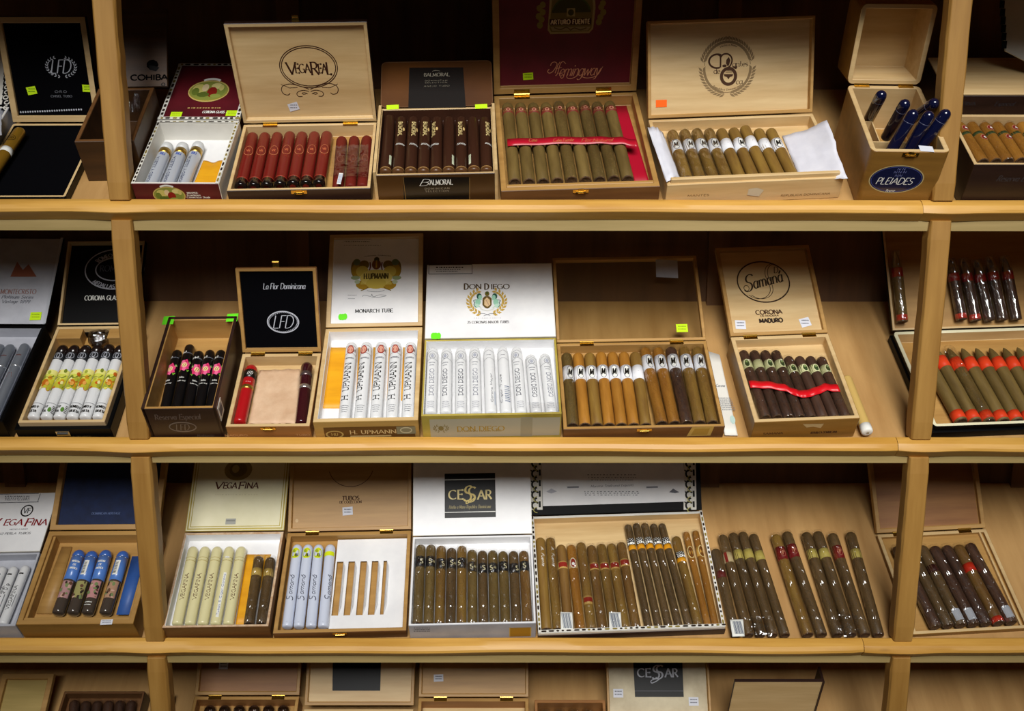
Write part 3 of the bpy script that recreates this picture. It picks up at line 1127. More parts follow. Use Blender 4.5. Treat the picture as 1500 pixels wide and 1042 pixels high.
POSTL, POSTR = (.0063, .0384), (1.1610, 1.1931)
JOIN = {0: 1.2, 1: 1.148, 2: 1.142, 3: 1.116, 4: 1.1}
BANDZ = {0: .041, 1: .0425, 2: .0385, 3: .040, 4: .040}
for row in RAILZ:
    px = (.016, 1.184)
    rail(row, X0, JOIN[row] - .0004, row * 2 + 1, px)
    rail(row, JOIN[row] + .0004, X1, row * 2 + 2, px)
    z = RAILZ[row]
    under(MB().box(X0, X1, -.0055, .0115, z - BANDZ[row], z - .0262).build('cleat', BAND, None))
    o = MB().box(X0, X1, -.0055, SHELF_L + .012, -.0115, -.0005).build('shelf_board', SHELFW, None)
    o.matrix_world = SM[row]
    under(o)
rows = sorted(RAILZ)
for row in rows:
    zt = RAILZ[row - 1] - .0272 if row else RAILZ[0] + .3
    zb = RAILZ[row] + .0004
    for xa, xb in (POSTL, POSTR):
        rnd = random.Random(row * 10 + int(xa * 10))
        vs, fs = [], []
        n = 12
        for i in range(n + 1):
            t = i / n
            zz = zb + (zt - zb) * t
            c = .0016 if i in (0, n) else 0.0
            j = [rnd.uniform(-.0007, .0007) for _ in range(4)]
            cut = .0028
            ring = [(xa + c + j[0], -.0140 + cut), (xa + cut, -.0160 + c), (xb - cut, -.0160 + c), (xb - c + j[1], -.0140 + cut), (xb - c + j[1], .0085), (xa + c + j[0], .0085)]
            vs += [(x, y, zz) for x, y in ring]
        m = 6
        for i in range(n):
            for k in range(m):
                q = (k + 1) % m
                fs.append((i * m + k, i * m + q, (i + 1) * m + q, (i + 1) * m + k))
        fs += [tuple(reversed(range(m))), tuple(n * m + k for k in range(m))]
        under(bevel(link('post', mesh('post', vs, fs), None, [PINEV]), .0008))
BY = .004 + SHELF_L * CS + .004
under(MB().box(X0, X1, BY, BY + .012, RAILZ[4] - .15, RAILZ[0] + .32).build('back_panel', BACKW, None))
for x in (-.30, .215, .92, 1.47):
    under(MB().box(x - .018, x + .018, BY - .008, BY - .0002, RAILZ[4] - .15, RAILZ[0] + .32).build('batten', grain('batten_wood', '5E3F20', '7C5530', (30, 30, 3), .7, .15, .03), None))
for x in (X0, X1):  # unseen end panels, added to keep light from leaking in at the sides
    under(MB().box(x - .012, x, -.02, BY + .012, RAILZ[4] - .2, RAILZ[0] + .32).build('side_panel', PINEV, None))
under(MB().box(X0, X1, -.02, BY + .012, RAILZ[0] + .315, RAILZ[0] + .33).build('top_board', PINE, None))


INKS = {}


def ink(o, key, R, fn, name='lettering'):
    if key in INKS:
        c = bpy.data.objects.new(name, INKS[key])
        COL.objects.link(c)
        c.parent = o
        return c
    p = Pr(wrap(R), None, .00015)
    fn(p)
    c = p.build(name, o)
    INKS[key] = c.data
    return c


INKK = M('15130F', .5)
BROWNINK = M('3A2015', .6)
BURN = M('4A3020', .7)
SILVERINK = M('B9BCC6', .4)
GREYINK = M('6E7078', .6)
TINYK = M('5A5A60', .6)
RED = M('C41A22', .45)
WINE = grain('wine_paper', '4E0A14', '63101C', (20, 20, 20), .5, 0, .02)
CRIMSON = grain('crimson_paper', '5A0B1A', '700F22', (20, 20, 20), .55, 0, .02)
SCARLET = M('D8121E', .35)
REDBAND = M('8E2A20', .45)
CHALK = M('EDEDE6', .5)
NAVY = M('10163A', .25, 0, .5)
BLUELINER = grain('blue_cloth', '0A1838', '10234C', (60, 60, 60), .8, .1, .02)


# ================================================================== ROW 1
# --- black lined box at the far left
b = box('open flat box with black cloth lining, wood framed lid and two green tags', 1, 'A0', (-135, 945), (290, 945), (42, 602), (470, 602),
        BLACK, PALE, BLACKCLOTH, BLACKCLOTH, wall=.0045, h=.013, deep=.004, rad=.004,
        lid=dict(T=((50, 102), (470, 95)), pref=116, t=.008, rimw=.009, out=BLACK, rim=PALE, inn=BLACKCLOTH))
p = Pr(*b.lidsurf)
p.text('LFD', 'A0', (283, 330), 92, 62, SILVERINK, 'script', .09, .4, .35, track=.0)
p.wreath('A0', (283, 332), 66, 46, 13, SILVERINK, 11, -80, 62)
p.text('ORO', 'A0', (281, 446), 55, 10, GREYINK, 'sans', .2, .5, track=.3)
p.text('CHISEL TUBO', 'A0', (284, 467), 98, 10, GREYINK, 'sans', .2, .5, track=.15)
for i in range(26):
    p.disc('A0', (96 + i * 11.2, 541 - i * .5), 4, 5, SILVERINK, 6)
p.build('lettering', b.lid)
sticker(b, 'lid', 'A0', (147, 441), 44, 36, NEON, 10, ink=M('4C7A12', .6))
sticker(b, 'lid', 'A0', (407, 431), 50, 33, NEON, -3, ink=M('4C7A12', .6))
MB().cyl((-.006, -.0015, .004), (.006, -.0015, .004), .0022, 10).build('clasp', BRASS, b.root)
boxA = b


def deco_gold(o, L, r, i):
    band(o, L, r, .42, .50, CHALK, 'band', 1.014)
    ink(o, ('goldtube', L), r * 1.01, lambda p: (p.ring('F', (0, L * 740), 6, 6, .6, INKK), p.text('LFD', 'F', (0, L * 740), 7, 5, INKK, 'script', .12, .4, .3)))


roll('lying on the black lined box', b, 'A0', [(100, 622)], [(-60, 860)], 'gold cigar tube with a white ring', 'single tubes', 'cigar tube', 'tube', .009, M('B98A2C', .3, .6), deco_gold,
     name='cigar_tube', keep=False, z=b.h + .0092, fit=False)

# --- patterned box that peeps in at the left edge
b = box('grey lined box with black scrollwork lid edge, cut off by the left border', 1, 'A0', (-420, 945), (-190, 945), (-200, 560), (-3, 560),
        GREYP, OFFW, GREYP, GREYP, wall=.004, h=.03, deep=.02, yawk=0,
        lid=dict(T=((-100, 170), (95, 170)), pref=140, t=.004, rimw=0, out=BLACK, rim=BLACK, inn=OFFW))
p = Pr(*b.lidsurf)
rnd = random.Random(5)
for i in range(15):
    f = i / 14
    cx, cy = 27 + 22 * f, 520 - 330 * f
    p.rect('A0', (cx, cy), 38, 26, BLACK)
    p.ring('A0', (cx + rnd.uniform(-4, 4), cy), 11, 8, 5, OFFW, 12, rnd.uniform(0, 90), rnd.uniform(250, 400))
p.build('scrollwork', b.lid)
sheet('tissue_paper', b.world, 'A0', [(-200, 720), (10, 650), (-150, 555), (10, 555)], [b.h + .004, b.h + .006, b.h + .006, b.h + .01], GREYP, b.root, .004, 8, .0003, 3)

DKWOOD = grain('dark_umber', '3A2410', '543619', (6, 60, 60), .5, .1, .03)
# --- small dark wooden box behind the left post
b = box('small open dark wooden box half hidden behind the left post', 1, 'A1', (327, 655), (600, 652), (463, 425), (738, 388),
        DKWOOD, UMBER, DKWOOD, DKWOOD, wall=.006, h=.068, sf=.03, deep=.055, yawk=.6,
        lid=dict(T=((600, 40), (815, 40)), pref=130, t=.006, rimw=0, out=DKWOOD, rim=DKWOOD, inn=DKWOOD, x=.019))
p = Pr(*b.lidsurf)
BLACK2 = M('040404', 1.0)
p.text('COHIBA', 'A1', (690, 358), 170, 24, BLACK2, 'sans', .3, .7)
p.text('O', 'A1', (755, 391), 16, 14, BLACK, 'sans', .3, .7)
p.disc('A1', (705, 300), 28, 24, BLACK2, 9)
p.poly('A1', [(690, 300), (738, 312), (722, 330), (690, 322)], BLACK)
p.build('lettering', b.lid)
sticker(b, 'top', 'A1', (713, 368), 50, 24, NEON, 8)
sheet('wrapping', b.world, 'A1', [(600, 545), (655, 520), (605, 480), (650, 440)], [b.h * .8] * 4, film('crumple', .3, .1, 1.0, 200), b.root, .012, 9, 0, 8)

# --- white card box with crimson front
b = box('white card box with crimson front, patterned trim and oval balcony picture', 1, 'A1', (592, 846), (1022, 855), (738, 566), (1098, 560),
        WINE, OFFW, OFFW, WHITE, wall=.0042, deep=.03, yawk=.5,
        lid=dict(T=((868, 300), (1190, 295)), pref=165, t=.004, rimw=0, out=OFFW, rim=OFFW, inn=WINE))
romeo = b
PATK, PATG = M('2B2018', .6), M('8A7A3A', .5)


def trim_pattern(b, surf, par, x0, x1, y0, y1, wid, ox=.0, seed=1, sides='lrtb'):
    """A paper edging with dark lozenges along the border of a rectangle given in metres."""
    p = Pr(surf[0], None, .0003)
    rnd = random.Random(seed)

    def bar(xa, xb, ya, yb, along):
        p.step()
        p.add([(xa, ya), (xb, ya), (xb, yb), (xa, yb)], OFFW)
        Lh = (xb - xa) if along else (yb - ya)
        t = .004
        while t < Lh - .006:
            l = rnd.uniform(.004, .010)
            mt = rnd.choice([PATK, PATK, PATG])
            c = (xa + t + l / 2, (ya + yb) / 2) if along else ((xa + xb) / 2, ya + t + l / 2)
            hx, hy = (l / 2, wid * .3) if along else (wid * .3, l / 2)
            p.step()
            p.add([(c[0] - hx, c[1]), (c[0] - hx * .6, c[1] - hy), (c[0] + hx * .6, c[1] - hy), (c[0] + hx, c[1]), (c[0] + hx * .6, c[1] + hy), (c[0] - hx * .6, c[1] + hy)] if along else
                  [(c[0], c[1] - hy), (c[0] + hx, c[1] - hy * .6), (c[0] + hx, c[1] + hy * .6), (c[0], c[1] + hy), (c[0] - hx, c[1] + hy * .6), (c[0] - hx, c[1] - hy * .6)], mt)
            t += l + rnd.uniform(.002, .004)
    if 'l' in sides:
        bar(x0, x0 + wid, y0, y1, False)
    if 'r' in sides:
        bar(x1 - wid, x1, y0, y1, False)
    if 't' in sides:
        bar(x0, x1, y1 - wid, y1, True)
    if 'b' in sides:
        bar(x0, x1, y0, y0 + wid, True)
    return p.build('patterned_trim', par)


trim_pattern(b, b.top, b.root, -b.w / 2, b.w / 2, 0, b.d, .0045, sides='lrt')
trim_pattern(b, b.lidsurf, b.lid, -b.w / 2, b.w / 2, 0.0, b.L, .0065, seed=4)


def balcony(p, v, c, k, s=1.0):
    """Oval scene: greenery, a pale figure and a red coat under a pale ribbon, all in plain blots."""
    p.disc(v, c, 96 * k, 50 * k, M('A98D2E', .5))
    p.disc(v, c, 90 * k, 45 * k, M('8C9340', .6))
    for dx, dy, rx, ry, h in ((-45, -8, 30, 24, 'C9C06A'), (-62, 4, 18, 18, '6B7A2E'), (52, 2, 26, 26, '7F8B3C'), (40, -22, 26, 14, 'D9CE86'), (-14, -14, 16, 18, 'DCC79A'),
                              (16, 6, 24, 24, '8A2218'), (-28, 18, 30, 12, '5C6A28'), (62, -14, 12, 14, 'C8BE70'), (30, 24, 26, 9, '97A04A')):
        p.disc(v, (c[0] + dx * k, c[1] + dy * k), rx * k, ry * k, M(h, .6), 10)
    p.ring(v, (c[0], c[1] + 2 * k), 93 * k, 48 * k, 5 * k, M('CDB66A', .5))
    p.ring(v, (c[0], c[1] + 6 * k), 78 * k, 62 * k, 10 * k, CHALK, 14, 60, 120)


p = Pr(*b.lidsurf)
balcony(p, 'A1', (965, 420), .98)
p.scribble('A1', (945, 500), 155, 4, GOLDINK, 2, 5)
p.text('CORONA GLASS TUBES', 'A1', (1010, 519), 145, 11, CHALK, 'sans', .22, .6, .2)
p.build('lettering', b.lid)
p = Pr(*b.front)
balcony(p, 'A1', (783, 902), .78)
p.text('ROMEO Y JULIETA', 'A1', (790, 948), 86, 8, GOLDINK, 'serif', .2, .5)
for i, t in enumerate(('WRAPPER:', 'Ecuadorian', 'Connecticut Shade')):
    p.text(t, 'A1', (890 + (0, 6, 28)[i], 892 + i * 10), (52, 62, 108)[i], 8, CHALK, 'sans', .2, .6)
for i, t in enumerate(('BINDER:', 'Nicaraguan')):
    p.text(t, 'A1', (896 + (0, 10)[i], 929 + i * 9), (44, 62)[i], 7, CHALK, 'sans', .2, .6)
p.build('lettering', b.root)
MB().box(b.w / 2 - .0002, b.w / 2 + .0006, 0, b.d, 0, b.h).build('edging', OFFW, b.root)
sticker(b, 'lid', 'A1', (815, 531), 52, 24, NEON, 0, ink=M('8FA51A', .6))
sticker(b, 'lid', 'A1', (1072, 525), 52, 25, NEON, 0, ink=M('8FA51A', .6))
SILV = M('C6CBD4', .3, .25)


def deco_silver(o, L, r, i):
    band(o, L, r, .17, .27, GOLD, 'band', 1.014)
    band(o, L, r, .0, .165, M('D4D6D6', .35), 'cap', 1.015, 1)
    ink(o, ('silver', L), r, lambda p: (p.text('ROMEO Y JULIETA', 'F', (-2, L * 330), L * 560, 4.2, M('1E2A58', .5), 'serif', .2, .4, turn=90),
                                         p.text('R&J', 'F', (2, L * 680), 7, 5, M('4A62B0', .5), 'serif', .2, .4)))


roll('in the crimson fronted box', b, 'A1', [(780, 668), (852, 666), (924, 662)], [(688, 880), (768, 880), (838, 880)], 'gold-ringed silver tube', 'silver tubes with gold rings', 'cigar tube',
     'tube', .009, SILV, deco_silver, name='cigar_tube')
o = sheet('amber_divider', b.world, 'A1', [(893, 856), (1004, 856), (940, 742), (1036, 742)], [b.floor + .006] * 4, AMBER, b.root, .0, 14, .0006, 1,
          lambda u, v: -.004 * math.exp(-((u - .45) / .2) ** 2) * (1 if v > .8 else .2))

# --- framed lid with the oval; ten red tubes
b = box('open dark box with pale framed lid and double oval emblem, full of red tubes', 1, 'A2', (28, 945), (757, 935), (128, 622), (776, 605),
        DKBROWN, PALE, PALE, TAN, wall=.005, deep=.021, hinge=2, clasp=True,
        lid=dict(T=((82, 125), (772, 100)), pref=95, t=.009, rimw=.0055, out=DKBROWN, rim=PALE, inn=PALE))
p = Pr(*b.lidsurf)
for k in (0, 9):
    p.ring('A2', (444, 330), 142 - k, 104 - k, 4.5, BROWNINK, 48)
for i, (t, x, w, h) in enumerate((('V', 359, 46, 58), ('EGA', 414, 74, 44), ('R', 473, 40, 62), ('EA', 512, 42, 44), ('L', 542, 22, 58))):
    p.text(t, 'A2', (x, 337), w, h, BROWNINK, 'serif', .15, .3, track=.04)
for s in (-1, 1):
    X = lambda x: 450 + s * x
    p.line('A2', [(X(2), 440), (X(40), 425), (X(90), 412), (X(128), 420), (X(140), 440), (X(132), 460), (X(112), 466), (X(100), 458)], 3.4, BROWNINK)
    p.line('A2', [(X(4), 450), (X(30), 444), (X(56), 450), (X(66), 462), (X(58), 474), (X(40), 474)], 3.4, BROWNINK)
    p.line('A2', [(X(10), 462), (X(24), 456), (X(38), 458), (X(30), 464), (X(14), 460)], 2.8, BROWNINK)
    p.line('A2', [(X(60), 430), (X(100), 432), (X(140), 414)], 2.4, BROWNINK)
p.build('lettering', b.lid)
sticker(b, 'lid', 'A2', (370, 525), 50, 38, TAG, 14, ink=GREYINK)
MB().box(-.005, .005, b.L - .001, b.L + .008, -.006, -.004).cyl((-.004, b.L + .007, -.005), (.004, b.L + .007, -.005), .002, 8).build('catch', BRASS, b.lid)
TUBERED = M('731812', .38, 0, .3)


def deco_red(o, L, r, i):
    band(o, L, r, .885, 1.0, M('120C0C', .15, 0, .6), 'foot_cap', 1.02, -1)
    band(o, L, r, .87, .885, M('A33A28', .3), 'ring', 1.014)
    ink(o, ('redtube', L), r, lambda p: (p.ring('F', (1.5, L * 600), 6.4, 11, .6, M('D98A5A', .5), 30), p.text('VR', 'F', (1.5, L * 600), 5, 5, M('C46A45', .5), 'serif', .15, .4),
                                         p.line('F', [(-2, L * 500), (1, L * 490), (4, L * 500), (2, L * 480), (5, L * 465)], .4, M('A8402C', .5))))


H = [(165, 648), (230, 648), (293, 643), (355, 643), (418, 640), (478, 636), (540, 634)]
F = [(92, 930), (162, 930), (233, 928), (295, 924), (362, 921), (430, 920), (495, 918)]
roll('under the double oval lid', b, 'A2', H, F, 'black-footed red tube', 'red tubes', 'cigar tube', 'tube', .0088, TUBERED, deco_red, name='cigar_tube', first=0)


def deco_red2(o, L, r, i):
    ink(o, ('redtube2', L), r, lambda p: p.ring('F', (1.5, L * 500), 4.2, 8, .5, M('B9705A', .5), 30))


roll('inside the clear pouch', b, 'A2', [(608, 682), (670, 678), (732, 676)], [(588, 932), (650, 930), (712, 928)], 'short red tube', 'short red tubes in a pouch', 'cigar tube', 'tube', .0085,
     M('6A2018', .5), deco_red2, name='cigar_tube')
o = sheet('clear_pouch', b.world, 'A2', [(550, 872), (738, 872), (568, 722), (738, 715)], [b.floor + .0195] * 4, film('pouch', .2, .12, 1.0, 90, (.93, .9, .92, 1)), None, .0022, 12, 0, 4)
tag(o, 'crumpled clear pouch over the three short red tubes', 'pouch')
p = Pr(lambda a, c, z: (a, c, b.floor + .0225 + z), lambda v, q: on_plane(b.world, v, q, b.floor + .0225))
p.rect('A2', (598, 880), 20, 54, CHALK, -6)
for i in range(5):
    p.rect('A2', (591 + i * 3.6, 880), 1.6, 44, M('4A66A8', .5), -6)
o2 = p.build('barcode_label', o)
o2.matrix_parent_inverse = Matrix.Identity(4)

# --- brown box with nine brown tubes
b = box('brown printed box with black front panel holding nine brown tubes', 1, 'A2', (766, 868), (1374, 860), (796, 541), (1351, 530),
        grain('bronze_paper', '3E2712', '543617', (8, 8, 8), .35, 0, .01), PALE, grain('brown_liner', '3A1F12', '4C2A1A', (20, 20, 20), .5, 0, .01), None, wall=.004, deep=.021,
        lid=dict(T=((830, 340), (1340, 325)), L=.085, theta=160, t=.004, rimw=0, out=UMBER, rim=UMBER, inn=grain('bronze_lid', '4A2A10', '62390F', (8, 8, 8), .4, 0, .01), rad=.008))
p = Pr(*b.lidsurf)
p.poly('A2', [(935, 532), (1218, 530), (1205, 332), (940, 334)], M('171210', .35))
p.text('BALMORAL', 'A2', (1075, 368), 125, 16, M('8F8878', .5), 'serif', .18, .4)
for i, t in enumerate(('DOMINICAN', 'SELECTION')):
    p.text(t, 'A2', (1072, 397 + i * 10), 110, 6, M('7F7868', .5), 'sans', .2, .6, track=.3)
p.text('ANEJO TUBO', 'A2', (1075, 424), 125, 6, M('7F7868', .5), 'sans', .2, .6, track=.3)
p.ring('A2', (1072, 352), 18, 4, 2, M('8F8878', .5), 12, 0, 180)
p.build('lettering', b.lid)
sticker(b, 'lid', 'A2', (858, 529), 60, 22, NEON, 2)
sticker(b, 'lid', 'A2', (1294, 525), 60, 22, NEON, 2)
p = Pr(*b.front)
p.poly('A2', [(913, 992), (1232, 990), (1240, 872), (908, 874)], M('14100E', .3))
for x0, x1 in ((910, 913), (1237, 1233)):
    p.line('A2', [(x0, 874), (x1, 990)], 2.2, M('8A6A3C', .4))
p.text('B', 'A2', (1017, 899), 44, 32, CHALK, 'script', .12, .35, .3)
p.text('ALMORAL', 'A2', (1096, 897), 112, 25, CHALK, 'serif', .15, .35)
for i, t in enumerate(('DOMINICAN', 'SELECTION')):
    p.text(t, 'A2', (1077, 928 + i * 13), 122 - i * 8, 8, M('9C9484', .5), 'sans', .2, .6, track=.4)
p.build('lettering', b.root)
for s in (-1, 1):
    MB().box(s * b.w / 2 - .002, s * b.w / 2 + .002, -.0008, b.d, 0, b.h + .006).build('side_panel', PALE, b.root)
TUBEBR = M('3A2014', .35, 0, .25)


def deco_balm(o, L, r, i):
    band(o, L, r, .955, 1.0, M('5A3A20', .3), 'foot_cap', 1.02, -1)
    band(o, L, r, .94, .953, M('A07A48', .4), 'ring', 1.014)
    if i in (1, 2, 3, 4, 6, 8):
        off = {1: 1, 2: 3, 3: 2, 4: -4, 6: 0, 8: 5}[i]

        def f(p):
            p.text('BALMORAL', 'F', (off - 1, L * 745), L * 265, 5.2, M('E6CF8E', .5), 'serif', .2, .45, turn=-90)
            p.disc('F', (off + 4.3, L * 745), 1.6, 4.5, M('D8B878', .5), 8)
            for q in range(7):
                for w in (0, 1):
                    p.rect('F', (off + 6 - q * 1.9 + w * .9, L * 452 + w * 1.9), .95, 1.6, CHALK)
        ink(o, ('balm', i, L), r, f)
    if i in (0, 5, 7):
        ink(o, ('balmbar', i, L), r, lambda p: (p.rect('F', ((7 if i != 7 else -6), L * 190), 4, 22, M('DDE3C4', .5)), [p.rect('F', ((7 if i != 7 else -6), L * 190 - 9 + q * 3), 3.4, 1.2, M('7A8A70', .5)) for q in range(7)]), 'barcode')


roll('in the brown printed box', b, 'A2', [(815, 582), (907, 592), (965, 592), (1022, 592), (1083, 592), (1138, 592), (1202, 592), (1265, 592), (1333, 592)],
     [(803, 862), (880, 862), (945, 862), (1010, 862), (1075, 862), (1142, 858), (1207, 858), (1275, 855), (1342, 855)],
     'brown tube', 'brown tubes', 'cigar tube', 'flat_tube', .0088, TUBEBR, deco_balm, name='cigar_tube', even=True)

# --- crimson lined box with nine cigars under a ribbon
b = box('open wooden box with crimson lid lining and large brass hinges, nine cigars inside', 1, 'A3', (46, 944), (858, 938), (8, 480), (700, 466),
        UMBER, TAN, TAN, TAN, wall=.008, deep=.0185, hinge=0, clasp=True,
        lid=dict(theta=100, L=.19, t=.012, rimw=.010, out=UMBER, rim=TAN, inn=CRIMSON))
hem = b
for x in (148, 550):
    q = on_plane(b.world, 'A3', (x, 458), b.h)
    mb = MB().box(q.x - .012, q.x + .012, b.d - .009, b.d, b.h, b.h + .0012).box(q.x - .012, q.x + .012, b.d - .0012, b.d + .0006, b.h, b.h + .010)
    mb.cyl((q.x - .012, b.d - .0005, b.h + .002), (q.x + .012, b.d - .0005, b.h + .002), .0024, 10)
    mb.build('hinge', BRASS, b.root)
p = Pr(*b.lidsurf)
PLQ, PLD = M('A89860', .5), M('46451A', .6)
p.poly('A3', [(276, 148), (290, 168), (480, 163), (500, 142), (512, 40), (508, -60), (290, -60), (284, 40)], PLQ)
p.poly('A3', [(285, 140), (294, 158), (476, 154), (492, 138), (500, 40), (496, -50), (302, -50), (294, 40)], M('75672E', .5))
p.disc('A3', (393, 62), 96, 80, PLD, 24, 0, 180)
p.ring('A3', (393, 62), 92, 76, 8, M('4A5A22', .5), 24, 10, 170)
p.rect('A3', (391, 61), 40, 40, PLQ)
p.disc('A3', (391, 61), 15, 16, PLD, 14)
p.rect('A3', (388, 107), 205, 30, M('3A1A0E', .5))
p.text('ARTURO FUENTE', 'A3', (388, 107), 192, 22, M('E6D6A4', .5), 'sans', .24, .6, track=.16)
p.poly('A3', [(290, 133), (300, 152), (474, 150), (490, 130)], M('9A8C60', .5))
for s in (-1, 1):
    p.line('A3', [(388 + s * 80, 136), (388 + s * 50, 146), (388 + s * 20, 136), (388, 148)], 5, M('5A4A22', .5))
for pts in ([(252, 24), (236, 40), (252, 60), (232, 80), (246, 96), (238, 124)], [(548, 16), (540, 34), (550, 60), (536, 84), (528, 108)]):
    for a in pts:
        p.disc('A3', a, 15, 17, M('8E8038', .5), 10)
HINK = M('E09A72', .5)
p.text('emingway', 'A3', (440, 343), 200, 58, HINK, 'script', .075, .4, .45, track=.02)
p.line('A3', [(284, 340), (276, 352), (286, 360), (304, 350), (322, 318), (312, 306), (296, 310), (290, 324)], 3.4, HINK)
p.line('A3', [(338, 304), (326, 322), (314, 360)], 3.4, HINK)
p.line('A3', [(366, 314), (352, 302), (338, 316), (326, 360), (316, 372)], 3.4, HINK)
p.line('A3', [(318, 338), (345, 332)], 2.6, HINK)
p.line('A3', [(330, 360), (348, 364), (356, 376), (346, 386), (340, 378)], 2.8, HINK)
p.line('A3', [(376, 366), (370, 378), (384, 388), (412, 380), (430, 364)], 2.8, HINK)
p.line('A3', [(452, 364), (448, 378), (478, 384), (520, 372), (546, 330)], 2.8, HINK)
p.build('lettering', b.lid)
sticker(b, 'lid', 'A3', (180, 375), 50, 34, NEON, 3, ink=M('5E8A12', .6))
sheet('red_divider', b.world, 'A3', [(705, 900), (778, 900), (604, 522), (664, 520)], [b.floor + .0003] * 4, M('A8122A', .45), b.root, .0001, 8, .0003)
MB().box(-b.w / 2 + b.wall, b.w / 2 - b.wall, b.wall, b.wall + .006, b.floor, b.h + .001).build('inner_strip', TAN, b.root, bev=.001)


def deco_hem(o, L, r, i):
    band(o, L, r, .09, .16, M('7A3026', .45))
    ink(o, ('hem', L), r * 1.012, lambda p: (p.disc('F', (0, L * 877), 3.3, 3.6, M('C98A72', .5), 12), p.disc('F', (0, L * 877), 1.9, 2.2, M('7A2420', .5), 10), p.ring('F', (0, L * 877), 8, 3.6, .4, GOLDINK, 24, -90, 270)))


roll('under the red ribbon, in the crimson lined box', b, 'A3', [(78, 520), (138, 520), (198, 520), (262, 520), (325, 508), (388, 515), (448, 508), (512, 515), (578, 510)],
     [(115, 905), (180, 905), (250, 905), (325, 900), (390, 895), (458, 895), (525, 895), (600, 890), (672, 890)],
     'cigar', 'cigars in the crimson lined box', 'cigar', 'cigar', .0090, LEAF['olive'], deco_hem, cello=(4, 6, 7))
rb = ribbon('long red ribbon laid over nine cigars in the crimson lined box', b.world, 'A3', [(78, 702), (300, 692), (520, 690), (640, 692), (715, 706)], .018, b.floor + .0206, M('B8122A', .35))
p = Pr(lambda a, c, z: (a, c, b.floor + .0222 + z), lambda v, q: on_plane(b.world, v, q, b.floor + .0222))
for i, (x, w) in enumerate(((205, 40), (355, 100), (470, 50), (550, 100))):
    p.text(('Casa', 'Cuba Fuente', 'Flor', 'Natural')[i], 'A3', (x, 690), w, 16, M('D08050', .5), 'script', .1, .5, .4)
o2 = p.build('lettering', rb)

# --- pale box with the round wreath, white tissue
b = box('pale wooden box with wreath emblem lid and white tissue liner', 1, 'A4', (162, 912), (1072, 912), (60, 600), (865, 583),
        PALE, PALE, PALE, PALE, wall=.0055, deep=.0185, hinge=0,
        lid=dict(T=((80, 85), (885, 95)), pref=121, t=.012, rimw=.0045, out=TAN, rim=TAN, inn=PALE))
E4C = VIEW['E4']
p = Pr(*b.lidsurf)
WRI = M('8A7250', .6)
p.wreath('E4', (620, 555), 345, 375, 88, WRI, 12, 12, 84, True, .4)
p.wreath('E4', (620, 555), 345, 375, 88, WRI, 12, -84, -8, True, .4)
p.ring('E4', (620, 555), 320, 350, 9, WRI, 30, 5, 175)
p.ring('E4', (620, 555), 320, 350, 9, WRI, 30, 187, 353)
p.text('Hecho a Mano', 'E4', (635, 545), 240, 24, BURN, 'serif', .2, .5, arc=(300, 300))
p.text('Republica Dominicana', 'E4', (615, 555), 400, 24, BURN, 'serif', .2, .5, arc=(-325, 310))
p.ring('E4', (478, 470), 112, 95, 26, BURN, 26, 60, 290)
p.line('E4', [(478, 375), (510, 390), (525, 420), (525, 560)], 22, BURN)
p.line('E4', [(525, 420), (560, 378), (620, 372), (670, 410), (685, 470), (660, 540), (625, 565)], 22, BURN)
p.poly('E4', [(640, 410), (662, 460), (645, 520), (625, 545), (600, 500), (606, 450)], BURN)
p.disc('E4', (580, 535), 32, 20, BURN, 10)
p.poly('E4', [(680, 545), (760, 545), (745, 580), (720, 575)], BURN)
p.ring('E4', (635, 680), 98, 110, 44, BURN, 30)
p.poly('E4', [(568, 650), (700, 650), (690, 680), (655, 690), (636, 724), (612, 690), (578, 680)], BURN)
p.rect('E4', (640, 622), 90, 10, BURN)
p.scribble('E4', (640, 598), 60, 12, BURN, 4, 3)
p.text('antes', 'E4', (800, 505), 220, 75, BURN, 'serif', .13, .4, track=.02)
p.text('de', 'E4', (475, 605), 90, 75, BURN, 'serif', .13, .4, track=.02)
p.text('ca', 'E4', (785, 750), 90, 75, BURN, 'serif', .13, .4, track=.02)
p.build('lettering', b.lid)
sticker(b, 'lid', 'A4', (130, 510), 54, 36, ORANGE)
TISSUE = grain('tissue', 'D3D3DE', 'E4E4EC', (30, 30, 30), .7, .3, 0)
ha = b.h + .003
sheet('tissue_flap', b.world, 'A4', [(155, 905), (222, 882), (62, 632), (138, 660)], [b.h + .001, b.floor + .014, b.h + .006, b.floor + .012], TISSUE, b.root, .0025, 10, .0004, 2, lambda u, v: .006 * math.sin(u * 3))
sheet('tissue_sheet', b.world, 'A4', [(812, 878), (1045, 890), (724, 672), (938, 618)], [b.floor + .001, b.h + .002, b.floor + .001, b.h + .008], TISSUE, b.root, .0018, 12, .0004, 3,
      lambda u, v: .010 * max(0, u - .55) * (1 if v > .5 else .3) * 2)
MB().box(-b.w / 2 + b.wall, b.w / 2 - b.wall, b.wall - .002, b.wall + .004, b.floor, b.h + .007).build('inner_strip', PALE, b.root, bev=.001)
p = Pr(*b.front, lift=.0006)
p.poly('A4', [(552, 960), (610, 966), (635, 935), (600, 924), (560, 930)], M('CFC3A8', .5))
o = p.build('torn_seal', b.root)
p = Pr(*b.front)
p.text('MANTES', 'A4', (312, 962), 105, 9, M('8A6A40', .6), 'sans', .22, .6)
p.text('REPUBLICA DOMINICANA', 'A4', (840, 958), 240, 9, M('8A6A40', .6), 'sans', .22, .6)
p.build('lettering', b.root)
WBAND = M('E9EAEE', .45)


